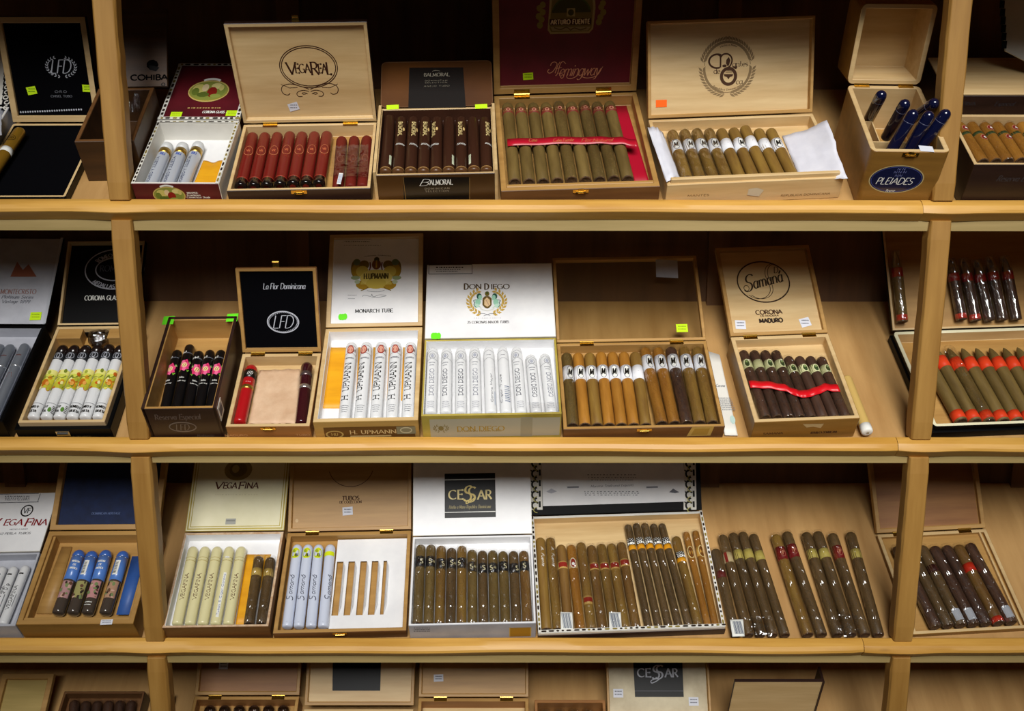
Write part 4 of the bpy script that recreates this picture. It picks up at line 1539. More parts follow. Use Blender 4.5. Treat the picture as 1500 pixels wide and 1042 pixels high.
def white_band(t0, t1, mono='M', blank=(), tilt=None, rx=5.0):
    def f(o, L, r, i):
        band(o, L, r, t0, t1, WBAND, 'band', 1.014)
        if i not in blank:
            c = L * (1 - (t0 + t1) / 2) * 1000
            dx = (tilt or [0])[i % len(tilt or [0])]
            hh = L * (t1 - t0) * 500
            ink(o, ('wb', t0, t1, mono, dx, L, r), r * 1.014, lambda p: (p.ring('F', (dx, c), rx, hh * .92, .7, M('3A3C44', .5), 24), p.disc('F', (dx, c), rx * .86, hh * .8, CHALK, 20),
                                                                       p.text(mono, 'F', (dx, c), rx * 1.15, hh * .9, INKK, 'script', .16, .5, .2)))
        else:
            c = L * (1 - (t0 + t1) / 2) * 1000
            ink(o, ('wbb', t0, t1, L, r), r * 1.014, lambda p: p.line('F', [(-7, c - 2), (0, c + 1.2), (7, c - 1)], .5, GREYINK), 'band_print')
    return f


roll('in the white tissue liner', b, 'A4', [(180, 650), (238, 648), (292, 645), (345, 645), (405, 645), (460, 640), (515, 630), (590, 645), (665, 645)],
     [(258, 890), (320, 890), (380, 890), (438, 890), (505, 890), (570, 890), (632, 886), (710, 886), (785, 884)],
     'white banded cigar', 'white banded cigars in tissue', 'cigar', 'cigar', .0085, LEAF['natural'], white_band(.25, .45, 'M', (4, 6, 7), [-2, 1, 2, 0, 0, 2, 0, 0, -1]), cello=(0, 1, 2, 3))

# --- tall box with navy tubes
b = box('tall rounded wooden box with deep open lid and navy oval label', 1, 'A5', (270, 706), (622, 702), (165, 400), (516, 396),
        VARNISH, PALE, PALE, TAN, wall=.007, deep=.07, rad=.008, hinge=2, clasp=True,
        lid=dict(T=((140, 20), (498, 15)), pref=112, t=.062, rimw=.007, out=VARNISH, rim=PALE, inn=PALE, rad=.008))
ple = b
p = Pr(*b.front)
p.disc('A5', (388, 830), 127, 65, M('B9A877', .4), 40)
p.disc('A5', (388, 830), 122, 61, NAVY, 40)
p.ring('A5', (388, 830), 116, 57, 2, M('4A5290', .5), 40)
p.text('PLEIADES', 'A5', (383, 838), 168, 30, CHALK, 'sans', .11, .7, .25, track=.04)
for x, y in ((402, 783), (424, 783), (385, 797), (405, 797), (428, 796), (390, 812), (408, 812)):
    p.text('N', 'A5', (x, y), 14, 10, M('7A80B0', .5), 'script', .15, .5, .2)
p.text('Reserve', 'A5', (362, 881), 42, 11, CHALK, 'script', .14, .5, .3)
p.build('label', b.root)
sticker(b, 'top', 'A5', (527, 690), 62, 26, TAG, -4)
iw, idp = b.w / 2 - b.wall, b.d - b.wall
NV = M('0C1030', .12, 0, .8)
tops = [((325, 428), (268, 575)), ((576, 470), (535, 592)), ((435, 468), (352, 612)), ((478, 508), (398, 655)), ((550, 514), (482, 655)), ((630, 508), (550, 652))]
labs = ['navy tube standing alone at the back left of the tall box', 'navy tube furthest back beside the post', 'navy tube in the middle row of the tall box', 'leftmost navy tube of the front row in the tall box',
        'middle navy tube of the front row in the tall box', 'rightmost navy tube of the front row against the post']
NR, axes = .0080, []
for i, (tp, bs) in enumerate(tops):
    a = on_plane(b.world, 'A5', tp, b.h + .036)
    c = on_plane(b.world, 'A5', bs, b.h)
    c.x = max(-iw + NR + .001, min(iw - NR - .001, c.x))
    c.y = max(b.wall + NR + .001, min(idp - NR - .001, c.y))
    dirn = (a - c).normalized()
    ln = .100
    foot = a - dirn * ln
    fu, fv = ((-.5, .80), (.55, .86), (-.06, .56), (-.42, .16), (.12, .18), (.42, .2))[i]
    foot.x, foot.y = fu * iw, b.wall + fv * (idp - b.wall)
    foot.x = max(-iw + NR + .001, min(iw - NR - .001, foot.x))
    foot.y = max(b.wall + NR + .001, min(idp - NR - .001, foot.y))
    foot.z = max(foot.z, b.floor + .004)
    dirn = (a - foot).normalized()
    ln = round((a - foot).length, 3)
    axes.append((foot, a))
    y = (b.world.to_3x3() @ dirn).normalized()
    z = (CAM_POS - b.world @ a).normalized()
    x = y.cross(z).normalized()
    z = x.cross(y).normalized()
    mt = Matrix((x, y, z)).transposed().to_4x4()
    mt.translation = b.world @ foot
    src = body_mesh('tube', ln, NR)
    o = bpy.data.objects.new('cigar_tube', src)
    COL.objects.link(o)
    if not src.materials:
        src.materials.append(NV)
    o.matrix_world = mt
    tag(o, labs[i], 'cigar tube', 'navy tubes in the tall box')
    part('ring', ring_mesh(ln - .0185, ln - .0178, NR * 1.02), o, M('5A5E7A', .3))
zt = b.h - .024


def clear(x0, x1, y0, y1):
    """No tube passes through this piece of the lattice."""
    for f, a in axes:
        for k in range(9):
            z = b.floor + (zt - b.floor) * k / 8
            t = (z - f.z) / (a.z - f.z)
            p = f.lerp(a, t)
            dx = max(x0 - p.x, 0, p.x - x1)
            dy = max(y0 - p.y, 0, p.y - y1)
            if math.hypot(dx, dy) < NR + .0005:
                return False
    return True


gx = [-iw + 2 * iw * k / 4 for k in range(5)]
gy = [b.wall + (idp - b.wall) * k / 3 for k in range(4)]
for x in gx[1:4]:
    for y0, y1 in zip(gy, gy[1:]):
        if clear(x - .0008, x + .0008, y0, y1):
            MB().box(x - .0008, x + .0008, y0, y1, b.floor, zt).build('divider', PALE, b.root)
for y in gy[1:3]:
    for x0, x1 in zip(gx, gx[1:]):
        if clear(x0, x1, y - .0008, y + .0008):
            MB().box(x0, x1, y - .0008, y + .0008, b.floor, zt).build('divider', PALE, b.root)

o = sheet('paper_scrap', SM[1], 'A2', [(1050, 326), (1240, 322), (1120, 285), (1245, 268)], [.003, .004, .006, .012], M('8C8474', .7), None, .003, 8, .0004, 9)
tag(o, 'crumpled grey paper scrap on the shelf behind the brown printed box', 'paper')
q = []
for p_ in ((478, 268), (810, 440), (810, -30), (462, -30)):
    v_ = sight('E1', p_)
    q.append(CAM_POS + v_ * ((.150 - CAM_POS.y) / v_.y))
o = link('card_lid', mesh('card_lid', [tuple(a) for a in q] + [(a.x, a.y + .004, a.z) for a in q], [(0, 1, 2, 3), (7, 6, 5, 4), (0, 4, 5, 1), (1, 5, 6, 2), (2, 6, 7, 3), (3, 7, 4, 0)]), None, [grain('pale_grey_card', 'A8A69C', 'BCBAB0', (20, 20, 20), .6, 0, 0)])
tag(o, 'pale grey card lid with black ornate edge standing at the upper right border', 'box lid')
for k_ in range(7):
    t_ = (k_ + .3) / 7
    c_ = q[0].lerp(q[3], t_)
    part_ = MB().box(c_.x - .006, c_.x + .001, c_.y - .0012, c_.y - .0002, c_.z, c_.z + .011).build('edge_ornament', BLACK, o)
# --- dark box at the right edge, closed box behind it
b = box('dark stained box of cigars at the right border with script on its front', 1, 'E1', (320, 868), (1120, 868), (170, 605), (960, 600),
        DKBROWN, PALE, PALE, TAN, wall=.005, deep=.02, yawk=.35)
bR = b
p = Pr(*b.front)
p.text('Reserva Especial', 'E1', (560, 940), 245, 30, M('4A4444', .5), 'script', .12, .5, .35)
p.build('lettering', b.root)


def deco_two(o, L, r, i):
    band(o, L, r, .30, .36, M('3C4A28', .5), 'band', 1.014)
    if i % 2 == 0:
        c = L * 790
        ink(o, ('rosette', 0, L), r * 1.02, lambda p: (p.disc('F', (2, c), 5.4, 6.2, M('C9866A', .5), 18), p.disc('F', (2, c), 4.4, 5.0, M('8E2A24', .5), 16), p.disc('F', (2.6, c), 2.2, 2.2, CHALK, 10)))
    else:
        c = L * 540
        ink(o, ('rosette', 1, L), r * 1.02, lambda p: (p.disc('F', (2, c), 5.4, 6.2, M('C9866A', .5), 18), p.disc('F', (2, c), 4.4, 5.0, M('8E2A24', .5), 16), p.disc('F', (2.6, c), 2.2, 2.2, CHALK, 10)))


HD, FT = [], []
for i in range(7):
    HD.append((215 + i * 64, 655 - i * 5))
    FT.append((360 + i * 66, 862 - i * 2))
roll('in the dark right border box', b, 'E1', HD, FT, 'rosette banded cigar', 'rosette banded cigars', 'cigar', 'cigar', .0085, LEAF['golden'], deco_two, cello=(0, 1, 2, 3, 4))
q = [on_plane(SM[1], 'E1', c, .062) for c in ((118, 497), (900, 482), (20, 160), (620, 150))]
m = SM[1]
x0 = (q[0].x + q[2].x) / 2 + .004
b = Box()
b.root = empty('cigar_box', m @ Matrix.Translation((x0, q[0].y, 0)))
tag(b.root, 'closed box with pale wooden top behind the dark box at right border', 'cigar box')
bd = min(q[2].y, SHELF_L - .004) - q[0].y
mb = MB().box(0, .22, 0, bd, .0, .0595).build('body', DKBROWN, b.root, bev=.0008)
mb = MB().box(-.0006, .2206, .0004, bd, .0597, .0627).build('top_board', PALE, b.root, bev=.0008)
fr = (lambda a, c, z: (a, -z, c)), None
p = Pr(fr[0], None)
p.text('RESERVA', 'F', (30, 46), 34, 6, M('3A3436', .5), 'sans', .2, .6)
p.text('Especial', 'F', (92, 46), 30, 7, M('3A3436', .5), 'script', .15, .6, .3)
p.build('lettering', b.root)


# ================================================================== ROW 2
# --- grey lid box at the left border with silver tubes
b = box('black sided box with grey lid and silver tubes at the left border', 2, 'B1', (-470, 885), (8, 885), (-235, 470), (204, 466),
        BLACK, BLACK, GREYP, GREYP, wall=.0055, deep=.021, yawk=.5,
        lid=dict(T=((-150, 85), (275, 85)), pref=160, t=.006, rimw=0, out=BLACK, rim=BLACK, inn=GREYP))
p = Pr(*b.lidsurf)
p.poly('B1', [(45, 255), (75, 190), (100, 225), (125, 200), (160, 255)], M('A06048', .5))
p.text('MONTECRISTO', 'B1', (80, 320), 155, 20, M('A07A72', .5), 'sans', .16, .5)
p.text('Platinum Series', 'B1', (78, 343), 138, 13, GREYINK, 'serif', .2, .5, .2)
p.text('Vintage 1899', 'B1', (70, 363), 122, 13, GREYINK, 'serif', .2, .5, .2)
p.build('lettering', b.lid)
sticker(b, 'lid', 'B1', (156, 427), 48, 35, NEON, 2, ink=M('8FA51A', .6))
MB().box(b.w / 2 - .004, b.w / 2 + .0004, .002, b.L, .0002, .0012).build('silver_trim', SILV, b.lid)
SILT = M('9096A0', .35, .5)


def deco_plat(o, L, r, i):
    band(o, L, r, .30, .32, M('D8DCE2', .2, .8), 'ring', 1.014)
    ink(o, ('plat', L), r, lambda p: (p.poly('F', [(-5, L * 540), (-2, L * 590), (2, L * 590), (4, L * 540)], M('7A4A46', .5)), p.scribble('F', (0, L * 820), 9, 2.2, M('6A4038', .5), 4, 3)))


roll('in the grey lined left border box', b, 'B1', [(5, 552), (50, 550), (112, 548)], [(-180, 905), (-120, 905), (-50, 905)], 'silver tube', 'silver tubes at the left border', 'cigar tube', 'tube', .0095, SILT, deco_plat,
     name='cigar_tube')

# --- black box with six painted tubes
b = box('black box with pale inner tray of six painted tubes and black oval lid', 2, 'B1', (68, 886), (470, 892), (255, 474), (585, 466),
        grain('tray_wood', 'B99A70', 'D2B68C', (6, 60, 60), .5, .1, .04), PALE, PALE, TAN, wall=.005, deep=.0205, yawk=.5, sf=.0085,
        lid=dict(T=((330, 100), (675, 95)), pref=160, t=.011, rimw=.004, out=BLACK, rim=PALE, inn=BLACK))
bevel(link('plinth', tray_mesh('plinth', -b.w / 2 - .0065, b.w / 2 + .0075, -.006, b.d + .001, .0, b.h - .0085, .0068, b.floor - .001), b.root, [BLACK] * 4), .001)
p = Pr(*b.lidsurf)
for k, wd_ in ((0, 5), (24, 0), (46, 5)):
    if wd_:
        p.ring('B1', (500, 222), 128 - k, 86 - k * .8, wd_, SILVERINK, 48)
p.text('ROMEO Y JULIETA', 'B1', (500, 222), 190, 24, SILVERINK, 'sans', .16, .6, arc=(95, 62))
p.text('MEDALLAS DE ORO', 'B1', (500, 222), 190, 24, SILVERINK, 'sans', .16, .6, arc=(-114, 75))
p.text('ROMEO', 'B1', (492, 218), 110, 26, M('5A5E68', .5), 'serif', .16, .5)
p.text('CORONA GLASS', 'B1', (448, 347), 156, 20, CHALK, 'sans', .18, .6)
p.build('lettering', b.lid)
mb = MB().box(-.010, .010, -.0085, -.006, b.h - .022, b.h - .012)
mb.cyl((-.008, -.009, b.h - .016), (.008, -.009, b.h - .016), .0018, 8).build('clasp', M('C8CACC', .2, 1.0), b.root)
p = Pr(lambda a, c, z: (a, -.006 - z, c), lambda v, q: _front(b, v, q))
p.text('CORONA GLASS TUBES', 'B1', (286, 943), 240, 12, M('6A5A34', .5), 'sans', .2, .6)
p.build('front_lettering', b.root)
q0 = on_plane(b.world, 'B1', (365, 475), b.h)
q1 = on_plane(b.world, 'B1', (480, 475), b.h)
MB().box(-b.w / 2 + b.wall, q0.x, b.d - .026, b.d - b.wall, b.floor, b.h - .001).build('wood_block', TAN, b.root, bev=.0006)
MB().box(q1.x, b.w / 2 - b.wall, b.d - .026, b.d - b.wall, b.floor, b.h - .001).build('wood_block', TAN, b.root, bev=.0006)
me = lathe('wad', [(0, .002), (.004, .014), (.010, .018), (.016, .013), (.020, .003)], 14)
rnd = random.Random(2)
for v in me.vertices:
    v.co *= 1 + rnd.uniform(-.16, .16)
wad = link('plastic_wad', me, None, [film('crumple_dark', .4, .1, 1.0, 160, (.55, .5, .48, 1))])
cc = on_plane(b.world, 'B1', (428, 520), b.h - .006)
wad.matrix_world = b.world @ Matrix.Translation(cc) @ Matrix.Rotation(PI / 2, 4, 'X') @ Matrix.Translation((0, -.010, 0))
tag(wad, 'crumpled clear plastic wad between wooden blocks behind the painted tubes', 'plastic wad')
TUBEW = M('E8E9EA', .18, 0, .6)


def deco_paint(o, L, r, i):
    band(o, L, r, 0, .135, M('1E1412', .2, 0, .6), 'cap', 1.015, 1)
    band(o, L, r, .125, .235, M('2A2B2E', .3), 'band', 1.014)
    k = i % 3

    def f(p):
        p.ring('F', (-1, L * 815), 4.2, L * 36, .8, SILVERINK, 20)
        p.ring('F', (3, L * 815), 4.2, L * 36, .8, SILVERINK, 20)
        rnd = random.Random(k)
        Y = lambda t: L * 1000 * (1 - t)
        for q in range(4):
            p.rect('F', (0, Y(.42 + q * .06)), 23, L * 70, M(('EDE98A', 'D8DA5A', 'D3CC3E', 'C7BE3A')[q], .5))
        cols = ('B9B93A', 'E6DF6A', 'D99A2A', '7E8A2A', 'C9671E', 'F0E9A0', 'A7B040')
        for q in range(15):
            p.disc('F', (rnd.uniform(-8, 8), Y(rnd.uniform(.40, .64))), rnd.uniform(1.4, 3.4), rnd.uniform(2, 5), M(cols[q % 7], .5), 9)
        if k != 1:
            p.disc('F', (2 if k else -1, Y(.56)), 4.5, 6, M('C8701E', .5), 12)
            p.disc('F', (3, Y(.575)), 2.5, 4, M('E8A850', .5), 10)
        p.line('F', [(-7, Y(.52)), (-2, Y(.49)), (3, Y(.50)), (7, Y(.46))], .8, M('5E6A1E', .5))
        p.line('F', [(-11, Y(.835)), (-4, Y(.838)), (4, Y(.838)), (11, Y(.835))], .5, GREYINK)
        sh = (-2.5, -7, -7, 2.5, -1, 3)[i]
        p.text('ROMEO Y', 'F', (sh, Y(.885)), 14, 4.4, INKK, 'sans', .17, .7)
        p.text('JULIETA', 'F', (sh, Y(.94)), 13, 4.4, INKK, 'sans', .17, .7)
        if i in (1, 2):
            p.disc('F', (3.5, Y(.92)), 2.2, 4.5, M('5E8A3A', .5), 10)
            for q in range(5):
                p.rect('F', (8, Y(.87 + q * .02)), 3, 1.3, INKK)
    ink(o, ('paint', i, L), r, f, 'painted_label')


roll('under the black oval lid', b, 'B1', [(283, 556), (326, 556), (376, 556), (436, 553), (490, 553), (532, 556)], [(135, 877), (188, 877), (248, 877), (310, 877), (372, 877), (427, 877)],
     'white painted tube', 'white painted tubes', 'cigar tube', 'tube', .0092, TUBEW, deco_paint, name='cigar_tube')

# --- deep dark brown box with pink flower tubes
b = box('deep open dark brown box without lid holding black tubes with pink flowers', 2, 'B1', (618, 834), (934, 828), (734, 436), (1040, 431),
        DKBROWN, TAN, TAN, TAN, wall=.005, deep=.042, yawk=.5)
lfd = b
p = Pr(*b.front)
p.text('Reserva Especial', 'B1', (775, 866), 200, 22, M('6A5A50', .5), 'serif', .15, .4, .2)
p.ring('B1', (797, 910), 58, 20, 5, M('7A6C60', .5), 40)
p.text('LFD', 'B1', (797, 911), 58, 26, M('7A6C60', .5), 'script', .11, .5, .3)
p.text('Robusto', 'B1', (898, 947), 74, 9, M('6A5A50', .5), 'serif', .18, .5, .2)
p.build('lettering', b.root)
MB().box(-b.w / 2 - .001, -b.w / 2 + .0035, 0, b.d, 0, b.h + .0012).build('side_panel', DKBROWN, b.root)
MB().box(b.w / 2 - .0035, b.w / 2 + .001, 0, b.d, 0, b.h + .0012).build('side_panel', DKBROWN, b.root)
MB().box(-b.w / 2, b.w / 2, b.d - .0035, b.d + .001, 0, b.h + .0012).build('back_panel', DKBROWN, b.root)
sticker(b, 'top', 'B1', (735, 446), 48, 36, NEONG, 2)
sticker(b, 'top', 'B1', (1013, 434), 48, 34, NEONG, 2)
o = MB().box(b.w / 2 + .001, b.w / 2 + .0016, .004, .026, b.h - .034, b.h - .006).build('side_label', CHALK, b.root)
MB().box(b.w / 2 + .0016, b.w / 2 + .0019, .008, .022, b.h - .028, b.h - .012).build('side_print', GREYINK, b.root)
TUBEK = M('0B0B0D', .3, 0, .3)


def deco_flower(o, L, r, i):
    def f(p):
        Y = lambda t: L * 1000 * (1 - t)
        dx = (-3, 0, 4, 0, 0)[i]
        p.text('La Flor D', 'F', (dx - 6, Y(.14)), 10, 4, CHALK, 'script', .14, .5, .3)
        p.text('ominicana', 'F', (dx + 4.5, Y(.15)), 10, 3, GREYINK, 'script', .14, .5, .3)
        c = (dx, Y(.33))
        for s in (-1, 1):
            p.poly('F', [(c[0] + s * 2, c[1] - 4), (c[0] + s * 6, c[1] - 13), (c[0] + s * 9, c[1] - 8)], M('7FBF3A', .5))
            p.poly('F', [(c[0] + s * 5, c[1] + 3), (c[0] + s * 10, c[1] + 7), (c[0] + s * 7, c[1] + 10)], M('8FB86A', .5))
        for q in range(7):
            g = 2 * PI * q / 7 + .3
            p.poly('F', [(c[0] + 2 * math.cos(g - .6), c[1] + 2.6 * math.sin(g - .6)), (c[0] + 7.2 * math.cos(g - .4), c[1] + 10.5 * math.sin(g - .4)), (c[0] + 8.6 * math.cos(g + .1), c[1] + 13 * math.sin(g + .1)),
                         (c[0] + 6.2 * math.cos(g + .5), c[1] + 10 * math.sin(g + .5)), (c[0] + 2 * math.cos(g + .6), c[1] + 2.6 * math.sin(g + .6))], M(('E0407A', 'D43A6A', 'EE6A98')[q % 3], .5))
        p.disc('F', c, 4.2, 5.5, M('F2B0A0', .5), 12)
        for q in (-1.8, 1.6):
            p.disc('F', (c[0] + q, c[1]), 1.3, 3.4, M('F4E890', .5), 8)
        p.line('F', [(c[0] - 2, c[1] - 3), (c[0] - .5, c[1] + 3)], .7, M('3A4A1A', .5))
        p.line('F', [(c[0] + 1, c[1] - 3), (c[0] + 2, c[1] + 3)], .7, M('3A4A1A', .5))
        p.text('Salon', 'F', (dx, Y(.50)), 7, 3, CHALK, 'script', .15, .6, .2)
        p.text('Tubo real', 'F', (dx, Y(.545)), 12, 2.6, CHALK, 'sans', .15, .6, .2)
        if i in (3, 4):
            p.line('F', [(-7.5, Y(.2)), (-7.5, Y(.4)), (-7.5, Y(.7))], .6, GREYINK)
    ink(o, ('flower', i, L), r, f, 'painted_label')


roll('in the deep dark brown box', b, 'B1', [(776, 578), (830, 552), (874, 582), (916, 578), (966, 578)], [(712, 872), (762, 872), (812, 872), (862, 872), (912, 872)],
     'black tube with pink flower', 'black flower tubes', 'cigar tube', 'tube', .0085, TUBEK, deco_flower, name='cigar_tube')

# --- small box with black velvet lid
b = box('small wooden box with black lined lid showing script and an oval', 2, 'B2', (23, 935), (430, 930), (116, 596), (472, 592),
        CEDAR, PALE, PALE, PALE, wall=.006, deep=.022, hinge=2, clasp=True, yawk=.5,
        lid=dict(T=((118, 200), (490, 195)), pref=122, t=.008, rimw=.0055, out=CEDAR, rim=TAN, inn=BLACKCLOTH))
p = Pr(*b.lidsurf)
p.text('La Flor Dominicana', 'B2', (305, 282), 195, 27, SILVERINK, 'script', .12, .4, .25, track=.04)
p.ring('B2', (299, 448), 72, 49, 5, SILVERINK, 48)
for i in range(44):
    g = 2 * PI * i / 44
    p.disc('B2', (299 + 66 * math.cos(g), 448 - 44 * math.sin(g)), 2.4, 2.4, SILVERINK, 6)
p.text('LFD', 'B2', (302, 447), 92, 58, SILVERINK, 'script', .075, .4, .3, track=.0)
p.build('lettering', b.lid)
MB().box(-.005, .005, b.L - .001, b.L + .009, -.006, -.004).cyl((-.005, b.L + .008, -.005), (.005, b.L + .008, -.005), .0024, 8).build('catch', BRASS, b.lid)
p = Pr(*b.front)
p.text('MADURO', 'B2', (82, 972), 105, 8, M('D0A070', .5), 'sans', .22, .7)
p.text('TUBO', 'B2', (390, 970), 66, 8, M('D0A070', .5), 'sans', .22, .7)
p.build('lettering', b.root)
o = sheet('tissue_paper', b.world, 'B2', [(142, 922), (362, 920), (190, 672), (378, 668)], [b.floor + .001, b.floor + .001, b.floor + .006, b.floor + .002], grain('wrinkled_tissue', 'CBA582', 'DFBE9C', (40, 40, 40), .6, .6, 0), b.root, .003, 14, .0003, 6)


def deco_one(o, L, r, i):
    if i == 0:
        band(o, L, r, .12, .26, M('15100E', .3), 'band', 1.014)
        band(o, L, r, .39, .45, GOLD, 'ring', 1.014)
        ink(o, ('redone', L), r * 1.012, lambda p: (p.text('LFD', 'F', (2, L * 810), 8, 6, CHALK, 'script', .12, .5, .3), p.text('LA NOX', 'F', (2, L * 655), 8, 2, M('E8A0A0', .5), 'sans', .2, .7)))
    else:
        band(o, L, r, .18, .25, M('6A5A58', .25, .6), 'ring', 1.014)
        band(o, L, r, .40, .46, M('C9BEB8', .2, .8), 'ring', 1.014)


PAIR = roll('lying in the small black velvet lid box', b, 'B2', [(150, 652), (421, 580)], [(90, 920), (394, 925)], 'tube', 'single tubes', 'cigar tube', 'tube', .0095, None, deco_one, name='cigar_tube', fit=False,
     mats=[M('B0141A', .3, 0, .5), M('3A1218', .15, 0, .7)])

PAIR[0][0]['label'] = 'bright red tube with gold ring lying at left in the small box'
PAIR[1][0]['label'] = 'dark burgundy tube with silver rings lying at right in the small box'
# --- wooden framed box with white paper lid, tall white tubes
b = box('wooden box with white paper lid bearing a gold crest and five white tubes', 2, 'B2', (432, 915), (930, 906), (495, 481), (941, 475),
        grain('gold_wood', 'A5803F', 'C09A55', (6, 60, 60), .5, .1, .03), PALE, WHITE, WHITE, wall=.007, deep=.021,
        lid=dict(T=((548, 40), (935, 40)), pref=157, t=.007, rimw=.007, out=TAN, rim=PALE, inn=WHITE))
upm = b
p = Pr(*b.lidsurf)
p.scribble('E6', (330, 78), 300, 12, GREYINK, 2, 6)
p.scribble('E6', (320, 105), 270, 10, GREYINK, 3, 6)
p.scribble('E6', (380, 145), 400, 5, GREYINK, 3, 8)
CR1, CR2, CR3 = M('A98420', .5), M('7E6418', .5), M('C9B04A', .5)
for s in (-1, 1):
    X = lambda d: 528 + s * d
    for d, y, rx, ry, mt in ((235, 400, 40, 90, CR2), (205, 420, 65, 75, CR1), (130, 360, 55, 50, CR2), (210, 330, 40, 35, M('6A7A5A', .5)), (150, 430, 70, 60, CR3), (165, 575, 55, 42, CR1),
                             (90, 565, 80, 50, CR3), (225, 500, 50, 22, M('9AA878', .5)), (205, 545, 30, 22, M('B8C4A0', .5)), (140, 600, 60, 28, CR1)):
        p.disc('E6', (X(d), y), rx, ry, mt, 16)
    p.line('E6', [(X(70), 590), (X(110), 620), (X(165), 640)], 9, CR2)
    p.line('E6', [(X(66), 330), (X(60), 380), (X(70), 420)], 12, M('6A2A1A', .5))
p.disc('E6', (528, 500), 175, 90, M('D6BE5E', .5), 30)
p.disc('E6', (528, 560), 110, 60, CR3, 20)
p.disc('E6', (532, 355), 50, 55, M('7A4A1E', .5), 16)
p.disc('E6', (535, 300), 30, 26, M('4A4A1E', .5), 12)
p.rect('E6', (532, 350), 16, 80, M('C9A030', .5))
p.text('H.UPMANN', 'E6', (528, 482), 265, 62, M('4A3A10', .5), 'sans', .2, .6)
p.text('HABANA TABACOS', 'E6', (540, 430), 300, 16, GREYINK, 'serif', .2, .5, arc=(420, 175))
p.line('E6', [(430, 640), (480, 652), (560, 655), (620, 640)], 4, GREYINK)
p.line('E6', [(380, 705), (400, 690), (470, 705), (480, 680), (500, 710), (560, 690), (640, 700), (560, 715), (480, 712)], 4, GREYINK)
p.scribble('E6', (270, 690), 100, 5, GREYINK, 4, 3)
p.scribble('E6', (260, 728), 75, 5, GREYINK, 5, 3)
p.text('MONARCH TUBE', 'E6', (504, 860), 408, 36, INKK, 'serif', .22, .35)
p.build('lettering', b.lid)
p = Pr(*b.lidsurf, lift=.0006)
for x, y, r_ in ((165, 928, 30), (140, 928, 24), (190, 924, 24)):
    p.disc('E6', (x, y), r_, 35, NEONG, 14)
p.build('price_sticker', b.lid)
p = Pr(*b.front)
p.rect('B2', (700, 962), 420, 60, M('6A4A24', .5))
p.text('H. UPMANN', 'B2', (715, 956), 215, 17, M('D8C08A', .5), 'serif', .2, .4)
p.rect('B2', (705, 975), 190, 6, M('C9B078', .5))
p.disc('B2', (538, 968), 42, 17, M('B49A5C', .5), 20)
p.disc('B2', (538, 968), 34, 13, M('6A4A24', .5), 20)
p.text('HU', 'B2', (538, 968), 30, 12, M('B49A5C', .5), 'serif', .2, .5)
p.rect('B2', (868, 948), 88, 34, M('8A8468', .5))
p.ring('B2', (868, 948), 26, 12, 5, M('C2BC9C', .5), 16)
p.build('lettering', b.root)
sheet('amber_divider', b.world, 'B2', [(478, 848), (562, 848), (515, 566), (592, 566)], [b.floor + .0002] * 4, AMBER, b.root, .0001, 10, .0003)
for x in (650, 720, 792, 858):
    sheet('amber_strip', b.world, 'B2', [(x - 14, 812), (x + 8, 812), (x - 4, 565), (x + 18, 565)], [b.floor + .0002] * 4, AMBER, b.root, 0, 2, .0003)


def deco_upm(o, L, r, i):
    def f(p):
        Y = lambda t: L * 1000 * (1 - t)
        dx = (0, -3, 1, 0, 0)[i]
        for q in (.085, .185):
            p.line('F', [(-11, Y(q + .015)), (-5, Y(q)), (0, Y(q - .005)), (5, Y(q)), (11, Y(q + .015))], .7, M('6A4A3A', .5))
        p.disc('F', (dx, Y(.135)), 5.6, L * 56, M('A03A30', .5), 20)
        p.disc('F', (dx, Y(.135)), 4.3, L * 42, M('D9A08A', .5), 18)
        p.poly('F', [(dx - 3, Y(.165)), (dx - 3, Y(.13)), (dx, Y(.108)), (dx + 3, Y(.13)), (dx + 3, Y(.165))], M('A03A30', .5))
        p.text('H', 'F', (dx + 6.6, Y(.14)), 3, 6, M('6A4A3A', .5), 'serif', .2, .5)
        p.text('MONARCH', 'F', (0, Y(.245)), 13, 3, GREYINK, 'sans', .18, .7)
        p.text('H. UPMANN', 'F', (-1.5 + (-3 if i == 1 else 0), Y(.545)), L * 470, 8.6, INKK, 'serif', .17, .3, turn=90, track=.08)
        for q in range(4):
            p.scribble('F', (0, Y(.85 + q * .025)), 12 - q, 1.1, GREYINK, q, 3)
    ink(o, ('upm', i, L), r, f)


roll('in the box under the white crest lid', b, 'B2', [(618, 548), (685, 548), (757, 545), (825, 545), (890, 545)], [(580, 922), (652, 922), (725, 920), (798, 920), (874, 920)],
     'white lettered tube', 'white lettered tubes under the crest', 'cigar tube', 'tube', .0092, TUBEW, deco_upm, name='cigar_tube', fit=False)

# --- white card box with green and gold crest
GILT = grain('gilt_paper', 'A59238', 'C2AE52', (20, 20, 20), .4, 0, .01)
b = box('white card box with gilt edges, lid crest of two green lions', 2, 'B3', (55, 868), (784, 864), (76, 482), (741, 474),
        GILT, GILT, WHITE, WHITE, wall=.0035, deep=.021,
        lid=dict(T=((92, 97), (695, 90)), pref=168, t=.003, rimw=0, out=OFFW, rim=OFFW, inn=WHITE))
don = b
p = Pr(*b.front)
p.rect('B3', (435, 925), 660, 92, M('B5AD94', .5))
p.rect('B3', (595, 922), 60, 98, M('A49B80', .5))
p.text('DON DIEGO', 'B3', (362, 932), 240, 24, M('B0913C', .5), 'serif', .2, .4)
p.text('25 CORONAS MAJOR TUBES', 'B3', (355, 943), 225, 8, M('9A8140', .5), 'serif', .2, .5)
p.wreath('B3', (160, 932), 34, 15, 12, M('8A7A4A', .5), 6, -75, 50)
p.disc('B3', (160, 930), 14, 12, M('8A7A4A', .5), 12)
p.build('lettering', b.root)
p = Pr(*b.lidsurf)
p.rect('B3', (208, 98), 220, 3, TINYK)
p.rect('B3', (208, 144), 220, 3, TINYK)
